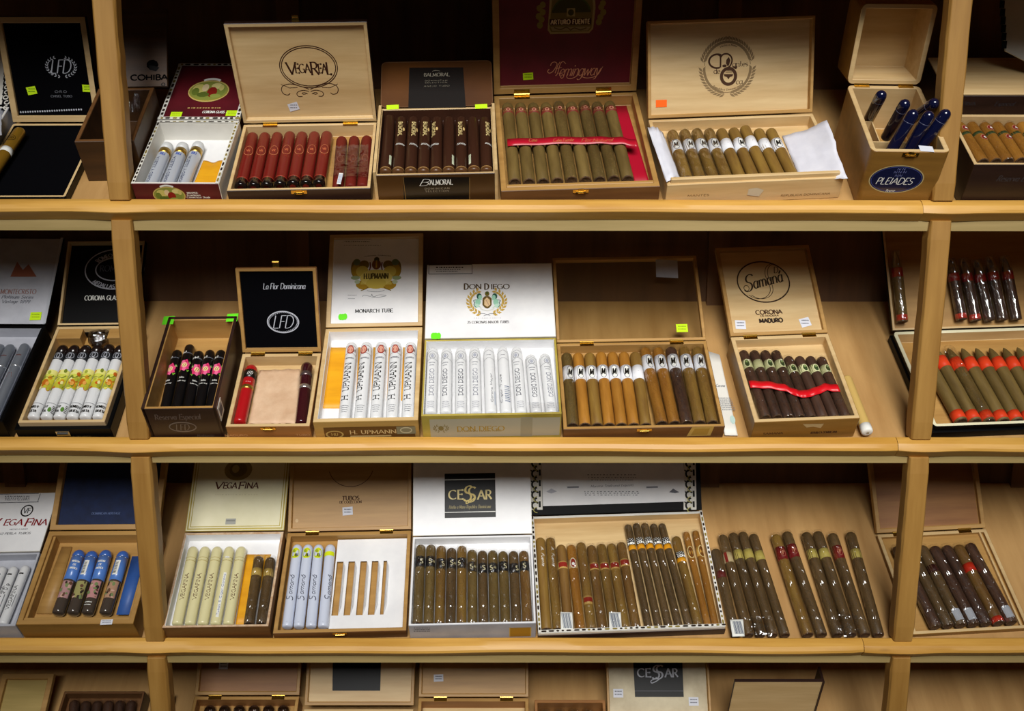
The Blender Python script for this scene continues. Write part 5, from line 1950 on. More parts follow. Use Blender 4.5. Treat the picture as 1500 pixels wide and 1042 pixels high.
p.rect('B3', (98, 121), 3, 48, TINYK)
p.rect('B3', (318, 121), 3, 48, TINYK)
for i, (wd_, hh) in enumerate(((140, 6), (130, 4), (110, 4))):
    p.scribble('B3', (205 - (0, 8, 14)[i], 111 + i * 10), wd_, hh, INKK if i == 0 else TINYK, i + 2, 5)
DI = M('5A4A34', .5)
for t, x, w, h in (('D', 217, 60, 80), ('ON', 344, 165, 64), ('D', 500, 60, 80), ('IEGO', 688, 255, 64)):
    p.text(t, 'E7', (x, 285), w, h, DI, 'serif', .22, .55, track=.08)
p.wreath('E7', (502, 500), 245, 175, 70, M('C4A24C', .5), 10, -70, 55, True, .5)
GRN, GRD = M('9CCFB4', .5), M('2E5A4A', .5)
for s in (-1, 1):
    X = lambda d: 505 + s * d
    p.disc('E7', (X(108), 420), 36, 42, GRD, 16)
    p.disc('E7', (X(95), 435), 26, 34, GRN, 14)
    p.poly('E7', [(X(70), 420), (X(60), 430), (X(84), 448)], GRN)
    p.disc('E7', (X(125), 500), 38, 46, GRN, 16)
    p.disc('E7', (X(142), 550), 36, 28, M('BFE0CC', .5), 14)
    p.line('E7', [(X(150), 470), (X(185), 480), (X(170), 510), (X(180), 540), (X(150), 575)], 9, GRD)
    p.line('E7', [(X(100), 470), (X(70), 462)], 14, GRN)
    p.line('E7', [(X(110), 560), (X(80), 580)], 12, GRN)
p.poly('E7', [(445, 450), (475, 420), (535, 420), (570, 450), (570, 540), (540, 578), (510, 590), (475, 578), (442, 540)], M('6A5428', .5))
p.poly('E7', [(468, 470), (505, 435), (545, 470), (552, 535), (512, 568), (468, 540)], M('E2C294', .5))
p.line('E7', [(490, 470), (530, 540)], 5, M('9A6A6A', .5))
p.disc('E7', (507, 385), 32, 34, M('7A6A2E', .5), 14)
p.disc('E7', (507, 375), 18, 18, M('4E5A2A', .5), 10)
p.line('E7', [(415, 570), (430, 600), (510, 620), (590, 600), (605, 570)], 18, M('DCDCD4', .5))
p.line('E7', [(380, 655), (460, 660), (550, 690)], 5, GREYINK)
p.line('E7', [(630, 655), (550, 660), (460, 690)], 5, GREYINK)
p.scribble('E7', (520, 722), 390, 9, M('C8C8CE', .5), 5, 9)
p.text('25 CORONAS MAJOR TUBES', 'E7', (522, 778), 575, 32, INKK, 'serif', .17, .35)
p.build('lettering', b.lid)
p = Pr(*b.lidsurf, lift=.0006)
for x, r_ in ((132, 20), (120, 12), (148, 12)):
    p.disc('B3', (x, 461), r_, 17, NEONG, 14)
p.build('price_sticker', b.lid)
o = sheet('torn_wrap', b.world, 'B3', [(590, 872), (782, 866), (600, 800), (776, 800)], [b.h + .001] * 4, CELLO2, b.root, .0015, 8, 0, 5)


def deco_don(o, L, r, i):
    def f(p):
        Y = lambda t: L * 1000 * (1 - t)
        inv = i >= 7
        for q in (.10, .215):
            p.line('F', [(-11, Y(q + .02)), (-4, Y(q)), (0, Y(q - .012)), (4, Y(q)), (11, Y(q + .02))], .55, GREYINK)
        if i in (4, 5):
            p.text(('Corona Major', 'Cigar Tube')[i - 4], 'F', (2 if i == 4 else -6, Y(.66)), L * 420, 3, TINYK, 'sans', .2, .6, turn=90)
            p.scribble('F', (0, Y(.16)), 8, 1, GREYINK, 3, 3)
            if i == 5:
                for q in range(9):
                    p.rect('F', (3.5, Y(.64 + q * .027)), 8, (1.2, .7)[q % 2], M('5A6A8A', .5))
            else:
                p.rect('F', (7.5, Y(.8)), 3, 26, M('C2C8D2', .5))
            return
        dx = (0, -2, 0, 0, 0, 0, -2, 0, 2)[i]
        p.ring('F', (dx, Y(.165)), 4.2, L * 42, .7, GREYINK, 18)
        p.disc('F', (dx, Y(.165)), 2.4, L * 28, M('A9ACB8', .5), 12)
        p.scribble('F', (dx, Y(.27)), 10, 1.4, GREYINK, 2, 3)
        p.scribble('F', (dx, Y(.31)), 8, 1.2, GREYINK, 3, 3)
        p.text('DON DIEGO', 'F', (dx, Y(.57)), L * 400, 6.2, M('4A4C58', .5) if i in (1, 2, 6, 7) else M('8A8C98', .5), 'serif', .17, .35, turn=-90 if inv else 90)
        for q in range(4):
            p.scribble('F', (0, Y(.86 + q * .026)), 11, 1.1, M('9A9CA6', .5), q + i, 3)
    ink(o, ('don', i, L), r, f)


roll('in the white card box under the lions', b, 'B3', [(112, 526), (188, 526), (262, 526), (332, 524), (405, 524), (477, 522), (550, 522), (618, 560), (686, 558)],
     [(108, 862), (190, 862), (265, 862), (340, 862), (418, 862), (498, 862), (580, 862), (650, 862), (722, 862)], 'white tube', 'white tubes in the gilt edged box', 'cigar tube', 'tube', .0088, TUBEW, deco_don, name='cigar_tube')

# --- plain wooden box with twelve cigars
b = box('plain tan wooden box with framed glass lid, pale square label and twelve cigars', 2, 'B4', (110, 945), (900, 938), (85, 536), (790, 526),
        UMBER, TAN, TAN, TAN, wall=.0055, deep=.0185, hinge=2, clasp=True,
        lid=dict(T=((35, 115), (715, 120)), pref=152, t=.010, rimw=.005, out=UMBER, rim=TAN, inn=CEDAR, glass=True))
sticker(b, 'lid', 'B4', (608, 176), 104, 84, GREYP, -4, 'pale_label')
sticker(b, 'lid', 'B4', (680, 459), 54, 38, NEON, 0, ink=M('8FA51A', .6))
p = Pr(*b.front, lift=.0005)
p.poly('B4', [(702, 973), (815, 970), (835, 925), (728, 930)], M('B99A52', .5))
p.poly('B4', [(722, 968), (800, 966), (814, 935), (740, 938)], M('A5843A', .5))
p.build('tax_seal', b.root)
wb = white_band(.215, .40, 'M', (6,), [3, 1, 0, 0, -1, 0, 0])
roll('in the plain tan wooden box', b, 'B4', [(122, 582), (178, 582), (228, 582), (283, 577), (337, 580), (398, 580), (455, 577)], [(156, 930), (210, 930), (265, 930), (325, 930), (388, 930), (450, 930), (508, 930)],
     'white banded cigar', 'white banded cigars in the plain tan box', 'cigar', 'cigar', .0090, None, wb, cello=(0,), first=0, even=True,
     mats=[(LEAF['olive'], FOOT), (LEAF['golden'], FOOT), (LEAF['natural'], FOOT), (LEAF['golden'], FOOT), (LEAF['golden'], FOOT), (LEAF['golden'], FOOT), (LEAF['natural'], FOOT)])
wb2 = white_band(.13, .315, 'M', (), [2, 0, -2, -2, 1])
roll('of the five wrapped ones, plain tan box', b, 'B4', [(500, 545), (566, 545), (635, 545), (695, 545), (748, 548)], [(585, 918), (655, 918), (720, 915), (785, 915), (848, 915)],
     'thicker cigar', 'wrapped cigars in the plain tan box', 'cigar', 'cigar', .0105, None, wb2, even=True, cello=(0, 1, 2, 3, 4), lift=.002,
     mats=[(LEAF['golden'], FOOT), (LEAF['golden'], FOOT), (LEAF['maduro'], FOOT), (LEAF['natural'], FOOT), (LEAF['natural'], FOOT)])

# --- wooden box with the oval script lid
b = box('tan wooden box with round script emblem lid and two white tags', 2, 'B5', (276, 914), (780, 910), (150, 521), (603, 516),
        VARNISH, PALE, PALE, PALE, wall=.0065, deep=.0185, hinge=2,
        lid=dict(T=((85, 95), (500, 100)), pref=168, t=.009, rimw=.006, out=TAN, rim=TAN, inn=PALE))
sam = b
p = Pr(*b.lidsurf)
p.ring('B5', (310, 262), 120, 94, 6, M('3A2A1C', .6), 56)
p.text('amaná', 'B5', (330, 250), 142, 54, M('3A2A1C', .6), 'script', .13, .4, .3, turn=12)
p.text('S', 'B5', (243, 268), 42, 80, M('3A2A1C', .6), 'script', .1, .4, .3)
p.text('D,', 'B5', (372, 207), 28, 28, M('3A2A1C', .6), 'script', .13, .5, .2)
for w_ in (0, 12):
    p.line('B5', [(345 + w_, 178), (318 + w_, 195), (308 + w_, 230), (318 + w_, 270), (316 + w_, 305), (290 + w_, 330), (250 + w_, 335), (215 + w_, 318)], 2.6, M('3A2A1C', .6))
p.ring('B5', (232, 292), 12, 13, 3, M('3A2A1C', .6), 16)
p.text('CORONA', 'B5', (335, 402), 122, 19, BURN, 'sans', .26, .8)
p.text('EN MADERA', 'B5', (338, 419), 85, 8, BURN, 'sans', .26, .8)
p.text('MADURO', 'B5', (345, 441), 108, 19, M('32241A', .6), 'sans', .34, .8)
p.build('lettering', b.lid)
for c, rt in (((204, 461), -4), ((503, 450), 12)):
    sticker(b, 'lid', 'B5', c, 48, 40, TAG, rt, ink=GREYINK)
p = Pr(*b.front)
p.text('SAMANA', 'B5', (355, 963), 90, 9, BURN, 'sans', .22, .7)
p.text('REPUBLICA DOMINICANA', 'B5', (590, 958), 120, 9, BURN, 'sans', .22, .7)
p.poly('B5', [(492, 920), (590, 918), (575, 938), (540, 932), (510, 936)], M('B49C70', .3))
p.build('lettering', b.root)


def deco_sam(o, L, r, i):
    band(o, L, r, .17, .29, M('BFBE8C', .45))
    if i != 1:
        c = L * 770
        dx = (-2, 0, 0, 2, 0, 1, 1, 2)[i]
        ink(o, ('sam', dx, L), r * 1.012, lambda p: (p.disc('F', (dx, c), 5, L * 62, M('D8D8A8', .5), 18), p.disc('F', (dx, c), 3.4, L * 48, M('3A4A2A', .5), 14), p.disc('F', (dx, c + 3), 1.6, 2, M('8AA060', .5), 8)))


roll('under the wavy red ribbon', b, 'B5', [(214, 585), (264, 585), (310, 585), (356, 585), (424, 610), (474, 610), (525, 612), (572, 612)],
     [(322, 893), (376, 893), (430, 893), (485, 893), (540, 895), (592, 895), (643, 895), (692, 893)], 'dark wrapped cigar', 'dark cigars under the wavy red ribbon', 'cigar', 'cigar', .0085, LEAF['maduro'], deco_sam,
     cello=(0, 1, 2, 3, 4, 7))
rb = ribbon('wavy red ribbon laid over eight dark cigars', b.world, 'B5', [(246, 736), (330, 738), (410, 752), (460, 775), (500, 782), (545, 770), (600, 748), (660, 755)], .0145, b.floor + .0190, SCARLET)
o = sheet('leaflet', SM[2], 'B5', [(132, 972), (192, 974), (50, 582), (108, 600)], [.003, .003, .003, .003], OFFW, None, .0004, 8, .0003, 4)
o.name = 'leaflet'
tag(o, 'white printed leaflet slipped between the plain box and the script lid box', 'leaflet')
p = Pr(lambda a, c, z: (a, c, .0036 + z), lambda v, q: on_plane(SM[2], v, q, .0036))
for i in range(7):
    p.scribble('B5', (132 + i * 3, 800 + i * 9), 60, 4, GREYINK, i, 5)
p.text('Corona', 'B5', (112, 742), 40, 12, GREYINK, 'script', .12, .5, .3)
p.disc('B5', (168, 900), 12, 20, M('B8D0C8', .5), 10)
p.build('print', o)
fa, fb = on_plane(SM[2], 'B5', (792, 962), .0125), on_plane(SM[2], 'B5', (692, 708), .0125)
o, L = stick('rolled_paper', SM[2], fa, fb, 'flat_tube', .0085, (M('C9A860', .5),))
tag(o, 'rolled paper tube with white end beside the script lid box', 'paper roll')
band(o, L, .0085, .87, 1.0, CHALK, 'end_cap', 1.04, -1)

# --- right border: two tiers of cigars with orange bands
b = box('dark box with cream rim of orange banded cigars behind the right post', 2, 'B6', (488, 880), (1180, 870), (282, 490), (960, 482),
        BLACK, CREAM, PALE, TAN, wall=.006, deep=.02, yawk=.5, rad=.006, sf=.016,
        lid=dict(T=((208, 60), (900, 40)), pref=162, t=.008, rimw=.004, out=BLACK, rim=PALE, inn=TAN))
bO = b
OB = M('D8401E', .45)
bevel(link('plinth', tray_mesh('plinth', -b.w / 2 - .0025, b.w / 2 + .0025, -.0035, b.d + .002, 0, b.h - .009, .006, b.floor - .001), b.root, [BLACK] * 4), .001)


def deco_orange(o, L, r, i):
    band(o, L, r, .17, .31, OB, 'band', 1.035)
    band(o, L, r, .88, .975, OB, 'foot_band', 1.035)


xs = [-75, 0, 53, 110, 164, 218, 275, 330]
roll('of the lower row behind the right post', b, 'B6', [(488 + dx, 560 + (4 if dx > 0 else 0)) for dx in xs], [(662 + dx, 872) for dx in xs], 'orange banded cigar', 'orange banded cigars', 'cigar', 'torpedo', .0098, LEAF['olive'], deco_orange,
     cello=(2,))
REDB = M('A01818', .45)


def deco_lid(o, L, r, i):
    band(o, L, r, .24, .37, REDB, 'band', 1.014)
    if i in (0, 1, 2):
        band(o, L, r, .90, .98, M('C43A28', .45), 'foot_band', 1.014)


LW = b.lidworld
for i, (h_, f_) in enumerate((((268, 165), (310, 458)), ((540, 195), (588, 448)), ((594, 195), (646, 452)), ((646, 200), (704, 455)), ((700, 190), (758, 452)), ((762, 185), (814, 448)))):
    zz = b.lidz + .0115
    a, e = on_plane(LW, 'B6', f_, zz), on_plane(LW, 'B6', h_, zz)
    a.y = max(a.y, .010)
    for q_ in (a, e):
        q_.x = max(q_.x, -b.w / 2 + .004 + .0105)
    L = (e - a).length
    L = min(L, .145)
    e = a + (e - a).normalized() * L
    o, L = stick('cigar', LW, a, e, 'torpedo', .0086, (LEAF['maduro'] if i else LEAF['olive'], FOOT), 0.0, round(L / .002) * .002)
    tag(o, ('red banded wrapped cigar lying alone in the open lid left of the post', 'first wrapped dark cigar in the open lid right of the post', 'second wrapped dark cigar in the open lid right of the post',
            'third wrapped dark cigar in the open lid right of the post', 'fourth wrapped dark cigar in the open lid right of the post', 'last wrapped dark cigar in the open lid right of the post')[i], 'cigar', 'cigars lying in the open lid')
    deco_lid(o, L, .0086, i)
    part('cellophane', sleeve_mesh(L, .0091, i % 3), o, film('bright_cellophane', .22, .12, .9, 120, along=.3))


# ================================================================== ROW 3
# --- white box at the left border
b = box('white card box with red lettered lid cut off by the left border', 3, 'C1', (-330, 905), (80, 905), (-190, 545), (190, 540),
        GREYP, GREYP, GREYP, GREYP, wall=.0035, deep=.018, yawk=.5,
        lid=dict(T=((-100, 245), (278, 245)), pref=168, t=.003, rimw=0, out=OFFW, rim=OFFW, inn=WHITE))
p = Pr(*b.lidsurf)
p.rect('C1', (95, 290), 190, 3, TINYK)
p.rect('C1', (192, 268), 3, 42, TINYK)
p.rect('C1', (95, 248), 190, 3, TINYK)
for i in range(3):
    p.scribble('C1', (85, 260 + i * 9), 120, 4, TINYK, i + 5, 5)
p.ring('C1', (133, 331), 27, 26, 6, INKK, 30)
p.text('VF', 'C1', (133, 331), 32, 24, INKK, 'serif', .16, .4)
VFI = M('8A1C22', .5)
for t, x, w, h in (('V', -20, 40, 36), ('EGA', 68, 90, 28), ('F', 142, 30, 36), ('INA', 196, 74, 28)):
    p.text(t, 'C1', (x, 388), w, h, VFI, 'serif', .22, .35, .12)
p.text('HECHO A MANO', 'C1', (92, 422), 88, 6, GREYINK, 'sans', .2, .6)
p.text('12 PERLA TUBOS', 'C1', (76, 443), 150, 10, TINYK, 'sans', .2, .6, .15)
p.build('lettering', b.lid)


def deco_vfs(o, L, r, i):
    def f(p):
        Y = lambda t: L * 1000 * (1 - t)
        p.rect('F', (0, Y(.17)), 7, 2.4, INKK)
        p.line('F', [(-8, Y(.20)), (0, Y(.205)), (8, Y(.20))], .5, GREYINK)
        p.text('VEGAFINA', 'F', ((0, -2, 0)[i], Y(.58)), L * 400, 4.6, INKK, 'serif', .18, .4, turn=90)
        if i == 1:
            p.text('2 0 9', 'F', (3, Y(.42)), 18, 5, INKK, 'serif', .18, .4, turn=75)
        if i != 2:
            for q in range(6):
                p.rect('F', (-5, Y(.74 + q * .025)), 4, 1.0, INKK)
        p.rect('F', (5, Y(.62)), .8, 22, GREYINK)
    ink(o, ('vfs', i, L), r, f)


roll('in the white box at the left border', b, 'C1', [(18, 608), (74, 606), (131, 604)], [(-100, 895), (-42, 895), (14, 895)], 'slim white tube', 'slim white tubes', 'cigar tube', 'tube', .0075, TUBEW, deco_vfs, name='cigar_tube')

# --- wooden box with blue lid lining
b = box('tan wooden box with navy cloth lid behind the lower left post', 3, 'C1', (76, 893), (657, 889), (240, 432), (782, 428),
        VARNISH, TAN, TAN, TAN, wall=.008, deep=.0245, yawk=.5,
        lid=dict(theta=158, t=.012, rimw=.009, out=TAN, rim=TAN, inn=BLUELINER))
p = Pr(*b.lidsurf)
p.text('DOMINICAN HERITAGE', 'C1', (522, 344), 140, 11, M('5A6A92', .5), 'sans', .2, .6, .15)
p.build('lettering', b.lid)
sticker(b, 'top', 'C1', (525, 880), 58, 26, TAG, 2, ink=GREYINK)
o = b.root.children[-1]
hw = b.w / 2 - b.wall
MB().box(-hw, hw, b.wall, b.wall + .005, b.floor, b.h - .002).box(-hw, -hw + .004, b.wall + .005, b.d - b.wall, b.floor, b.h - .004).box(hw - .004, hw, b.wall + .005, b.d - b.wall, b.floor, b.h - .004).build('inner_frame', TAN, b.root, bev=.0006)
sheet('wooden_slat', b.world, 'C1', [(178, 836), (256, 836), (304, 508), (354, 508)], [b.floor + .0032] * 4, TAN, b.root, 0, 2, .003)
sheet('blue_card', b.world, 'C1', [(572, 842), (636, 842), (650, 555), (712, 555)], [b.floor + .009] * 4, grain('blue_card_paper', '2A4F92', '3A64AC', (20, 20, 20), .5, 0, .02), b.root, 0, 2, .0006)
GLT = M('4A4038', .08, 0, .8)


def deco_blue(o, L, r, i):
    band(o, L, r, .0, .13, M('3D66B4', .3, 0, .4), 'cap', 1.014, 1)
    band(o, L, r, .12, .50, M('5683CE', .3, 0, .4), 'sleeve', 1.02)
    k = i

    def f(p):
        Y = lambda t: L * 1000 * (1 - t)
        p.line('F', [(-9, Y(.135)), (0, Y(.135)), (9, Y(.135))], 1.0, CHALK)
        if k in (1, 3):
            p.rect('F', (-1, Y(.31)), 8, L * 230, CHALK)
            for q in range(10):
                p.rect('F', (-2, Y(.22 + q * .02)), 5, 1.1, INKK)
        else:
            for q, t in enumerate(('MUSEUM', 'DE', 'AMERICA')):
                p.text(t, 'F', (3 if k == 0 else 0, Y(.22 + q * .055)), 12 if q != 1 else 5, 3.4, CHALK, 'sans', .2, .6)
        rnd = random.Random(k)
        base = ('B58A8A', 'A09A62', 'C08A88', 'B08A70')[k]
        p.rect('F', (2, Y(.66)), 16, L * 260, M(base, .5))
        for q in range(12):
            p.disc('F', (rnd.uniform(-6, 8), Y(rnd.uniform(.54, .78))), rnd.uniform(1, 3), rnd.uniform(1, 4), M(rnd.choice(('6A4A3A', '8A7A52', 'D0A898', '3A3028', '7A8A5A')), .5), 8)
        if k == 2:
            for q in range(2):
                p.scribble('F', (0, Y(.86 + q * .04)), 11, 1.6, CHALK, q, 3)
    ink(o, ('blue', k, L), r * 1.02, f, 'printed_label')


roll('in the navy lined wooden box', b, 'C1', [(396, 530), (461, 530), (527, 530), (612, 533)], [(285, 842), (358, 842), (430, 842), (518, 842)], 'clear tube with blue cap', 'blue capped tubes', 'cigar tube', 'tube', .0098, GLT, deco_blue,
     name='cigar_tube')

# --- cream box
b = box('pale wooden box with cream gold-bordered lid, cream tubes and amber card', 3, 'C2', (86, 910), (624, 905), (205, 440), (688, 436),
        UMBER, grain('speckled_rim', 'B98F68', 'E0C8A8', (120, 120, 120), .6, 0, 0), WHITE, WHITE, wall=.0045, deep=.019,
        lid=dict(theta=170, t=.003, rimw=0, out=TAN, rim=GILT, inn=CREAM))
p = Pr(*b.lidsurf)
ww, LL = b.w / 2, b.L
for k, wd_, mt in ((.003, .0022, GILT), (.0075, .0012, GILT)):
    for xa, xb, ya, yb in ((-ww + k, -ww + k + wd_, k, LL - k), (ww - k - wd_, ww - k, k, LL - k), (-ww + k, ww - k, k, k + wd_)):
        p.step()
        p.add([(xa, ya), (xb, ya), (xb, yb), (xa, yb)], mt)
VB = M('5A3020', .5)
for t, x, w, h in (('V', 373, 36, 33), ('EGA', 428, 66, 27), ('F', 484, 26, 33), ('INA', 534, 66, 27)):
    p.text(t, 'C2', (x, 207), w, h, VB, 'serif', .22, .35, .1)
p.disc('C2', (468, 130), 68, 52, M('9A8A54', .5), 24)
p.disc('C2', (468, 128), 44, 36, M('7A6A3A', .5), 18)
p.disc('C2', (455, 125), 18, 20, M('B8A870', .5), 12)
p.rect('C2', (430, 384), 50, 28, M('A8A8A0', .5))
p.rect('C2', (430, 380), 44, 8, M('8A8A84', .5))
p.scribble('C2', (460, 252), 210, 3, M('D0C8A4', .5), 4, 8)
p.build('lettering', b.lid)
TUBEC = M('E3DBA8', .25, 0, .5)


def deco_cream(o, L, r, i):
    band(o, L, r, .165, .172, M('B8A870', .4), 'ring', 1.02)
    band(o, L, r, .205, .213, M('B8A870', .4), 'ring', 1.02)

    def f(p):
        Y = lambda t: L * 1000 * (1 - t)
        if i == 3:
            p.rect('F', (2.5, Y(.65)), 4.5, L * 560, CHALK)
            p.text('Tubos 5 Cigar Corona', 'F', (2, Y(.65)), L * 520, 3, M('4A62A0', .5), 'sans', .18, .6, turn=90)
            p.rect('F', (1, Y(.17)), 7, 3, CHALK)
            p.rect('F', (1, Y(.17)), 5, 1, INKK)
        else:
            p.text('VEGAFINA', 'F', (1, Y(.55)), L * 330, 5, VB, 'serif', .17, .4, turn=90)
        p.line('F', [(-8, Y(.19)), (0, Y(.20)), (8, Y(.19))], .5, M('B8A870', .4))
    ink(o, ('cream', i, L), r, f)


roll('in the cream lid box', b, 'C2', [(248, 513), (305, 513), (365, 512), (427, 512), (485, 513)], [(166, 896), (228, 896), (292, 896), (357, 896), (418, 896)], 'cream tube', 'cream tubes', 'cigar tube', 'tube', .0085, TUBEC, deco_cream,
     name='cigar_tube', fit=True)
sheet('amber_divider', b.world, 'C2', [(452, 898), (522, 898), (508, 546), (630, 546)], [b.floor + .0002] * 4, AMBER, b.root, .0001, 8, .0003)


def deco_two2(o, L, r, i):
    band(o, L, r, .20, .31, M('C6A85A', .4), 'band', 1.014)


roll('beside the amber card in the cream lid box', b, 'C2', [(570, 560), (628, 562)], [(520, 893), (586, 893)], 'cigar', 'cigars beside the amber card', 'cigar', 'cigar', .0085, LEAF['dusk'], deco_two2, cello=(0, 1), lift=.003)

# --- wooden box with white punched insert
b = box('brown wooden box with white card insert of five cut slots', 3, 'C3', (38, 936), (696, 935), (96, 441), (711, 438),
        UMBER, TAN, TAN, TAN, wall=.0065, deep=.0225, hinge=2, clasp=True,
        lid=dict(theta=158, t=.010, rimw=.006, out=CEDAR, rim=TAN, inn=TAN))
p = Pr(*b.lidsurf)
p.text('TUBOS', 'C3', (416, 269), 84, 20, BURN, 'serif', .22, .5)
p.text('DE COLECCION', 'C3', (415, 288), 108, 12, BURN, 'serif', .22, .5)
p.ring('C3', (418, 110), 110, 102, 3, BURN, 40, 195, 345)
p.disc('C3', (151, 380), 8, 9, PALE, 12)
p.build('lettering', b.lid)
sticker(b, 'lid', 'C3', (401, 333), 50, 40, TAG, 4, ink=GREYINK)
# the insert card: a real sheet with cut and lifted flaps
zc = b.floor + .0075
c0 = [on_plane(b.world, 'C3', c, zc) for c in ((318, 910), (670, 910), (340, 498), (680, 498))]
hx0, hx1 = (c0[0].x + c0[2].x) / 2, b.w / 2 - b.wall - .0006
hy0, hy1 = b.wall + .001, b.d - b.wall - .002
slots = []
for x in (352, 410, 470, 527, 578):
    a_ = on_plane(b.world, 'C3', (x, 710), zc)
    slots.append(a_.x)
sa, sb = on_plane(b.world, 'C3', (450, 845), zc).y, on_plane(b.world, 'C3', (450, 580), zc).y
mb = MB()
th = .0007
mb.box(hx0, hx1, hy0, sa, zc - th, zc).box(hx0, hx1, sb, hy1, zc - th, zc)
xs_ = [hx0]
for k, x in enumerate(slots):
    g = .0055 if k < 4 else .003
    xs_ += [x - g, x + g]
xs_.append(hx1)
for k in range(0, len(xs_), 2):
    mb.box(xs_[k], xs_[k + 1], sa, sb, zc - th, zc)
mb.build('insert_card', WHITE, b.root)
for k, x in enumerate(slots):
    g = .0055 if k < 4 else .003
    vs = [(x + g, sa, zc), (x + g, sb, zc), (x + g + .003, sb - .014, zc + .0075), (x + g + .003, sa + .014, zc + .0075)]
    o = link('flap', mesh('flap', vs, [(0, 1, 2, 3)]), b.root, [WHITE])
    s = o.modifiers.new('thickness', 'SOLIDIFY')
    s.thickness = .0006
MB().box(hx0, hx1, hy0, hy1, b.floor, b.floor + .0006).build('base_card', TAN, b.root)


def deco_ss(o, L, r, i):
    def f(p):
        Y = lambda t: L * 1000 * (1 - t)
        YL = M('D6E21E', .5)
        if i < 3:
            p.disc('F', ((-1, 0, 1)[i], Y(.135)), 7.8, 10, YL, 24)
            p.ring('F', ((-1, 0, 1)[i], Y(.135)), 6, 7.8, .5, M('6A7A1A', .5), 24)
            p.text('8', 'F', ((1, 1, 2)[i], Y(.16)), 4, 5, INKK, 'sans', .26, .8)
            p.disc('F', ((-3, -2, -1)[i], Y(.11)), 2.5, 3, M('9AA81E', .5), 10)
        else:
            p.rect('F', (0, Y(.14)), 20, 8, YL)
        dx = 0 if i < 3 else 6
        p.text('amaná', 'F', (dx - 1, Y(.52)), L * 230, 7, M('4A4C5A', .5), 'script', .16, .45, .3, turn=90)
        p.text('S', 'F', (dx - 1, Y(.68)), 8, 11, M('4A4C5A', .5), 'script', .12, .45, .3, turn=90)
        p.scribble('F', (dx + 4, Y(.5)), 1, 14, M('B8BCC8', .5), 3, 1)
        p.line('F', [(-8, Y(.955)), (0, Y(.958)), (8, Y(.955))], .5, M('B8BCC8', .5))
    ink(o, ('ss', i, L), r, f)


roll('beside the slotted white card', b, 'C3', [(156, 499), (208, 499), (260, 500), (317, 500)], [(103, 908), (160, 908), (220, 908), (280, 908)], 'yellow-tagged white tube', 'bluish white tubes', 'cigar tube', 'tube', .0087,
     M('D2D9EA', .2, 0, .6), deco_ss, name='cigar_tube', lift=.002)

# --- white card box with black square label
b = box('white card box with black square gold lettered lid label, eleven cigars', 3, 'C4', (66, 895), (697, 897), (76, 461), (668, 457),
        GREYP, WHITE, WHITE, WHITE, wall=.0035, deep=.019,
        lid=dict(theta=152, t=.003, rimw=0, out=OFFW, rim=OFFW, inn=WHITE))
SS = 'cessar'


def cessar(p, v, c, k, full=True):
    BK = M('141414', .4)
    p.rect(v, c, 250 * k, 218 * k, BK)
    if full:
        for dy in (-78, 82):
            p.rect(v, (c[0], c[1] + dy * k), 250 * k, 3.5 * k, CHALK)
    p.text('CE', v, (c[0] - 70 * k, c[1] - 3 * k), 70 * k, 44 * k, M('E8D79A', .5), 'serif', .2, .35)
    p.text('AR', v, (c[0] + 72 * k, c[1] - 3 * k), 68 * k, 44 * k, M('E8D79A', .5), 'serif', .2, .35)
    for dx in (-10, 8):
        p.text('S', v, (c[0] + dx * k, c[1] - (6 - dx * .3) * k), 42 * k, 74 * k, M('DCC67E', .5), 'serif', .15, .35, .15)
    p.line(v, [(c[0] + 20 * k, c[1] + 14 * k), (c[0] - 5 * k, c[1] + 34 * k), (c[0] - 20 * k, c[1] + 40 * k), (c[0] - 14 * k, c[1] + 26 * k), (c[0] + 8 * k, c[1] + 22 * k)], 5 * k, M('DCC67E', .5))
    if full:
        p.text('Hecho a Mano Republica Dominicana', v, (c[0], c[1] + 56 * k), 205 * k, 17 * k, M('A0946A', .5), 'script', .12, .5, .35)


p = Pr(*b.lidsurf)
cessar(p, 'C4', (365, 255), 1.0)
p.build('label', b.lid)
p = Pr(*b.front)
p.rect('C4', (612, 928), 108, 44, M('B98A2A', .5))
p.rect('C4', (560, 928), 4, 44, M('D8B860', .5))
p.rect('C4', (664, 928), 4, 44, M('D8B860', .5))
for i in range(3):
    p.scribble('C4', (128, 908 + i * 8), 80, 4, GREYINK, i, 4)
p.build('tax_seal', b.root)


def deco_ces(o, L, r, i):
    BK = M('18181A', .35)
    t = (.17, .17, .19, .16, .18, .19, .20, .20, .17, .20, .17)[i]
    band(o, L, r, t, t + .135, BK, 'band', 1.014)
    dx = (3, 0, 4, 1, -4, -1, 2, -3, 3, 5, 0)[i]

    def f(p):
        for q in (.012, .122):
            p.line('F', [(-8, L * 1000 * (1 - t - q)), (0, L * 1000 * (1 - t - q)), (8, L * 1000 * (1 - t - q))], .7, M('8A8468', .5))
        p.text('S', 'F', (dx, L * 1000 * (1 - t - .067)), 4.5, 8, M('D8CFA8', .5), 'serif', .2, .4)
        if i % 2:
            p.text('AR', 'F', (dx + 6, L * 1000 * (1 - t - .067)), 5, 4, M('A89F78', .5), 'serif', .2, .4)
    ink(o, ('ces', i, L), r * 1.012, f, 'band_print')


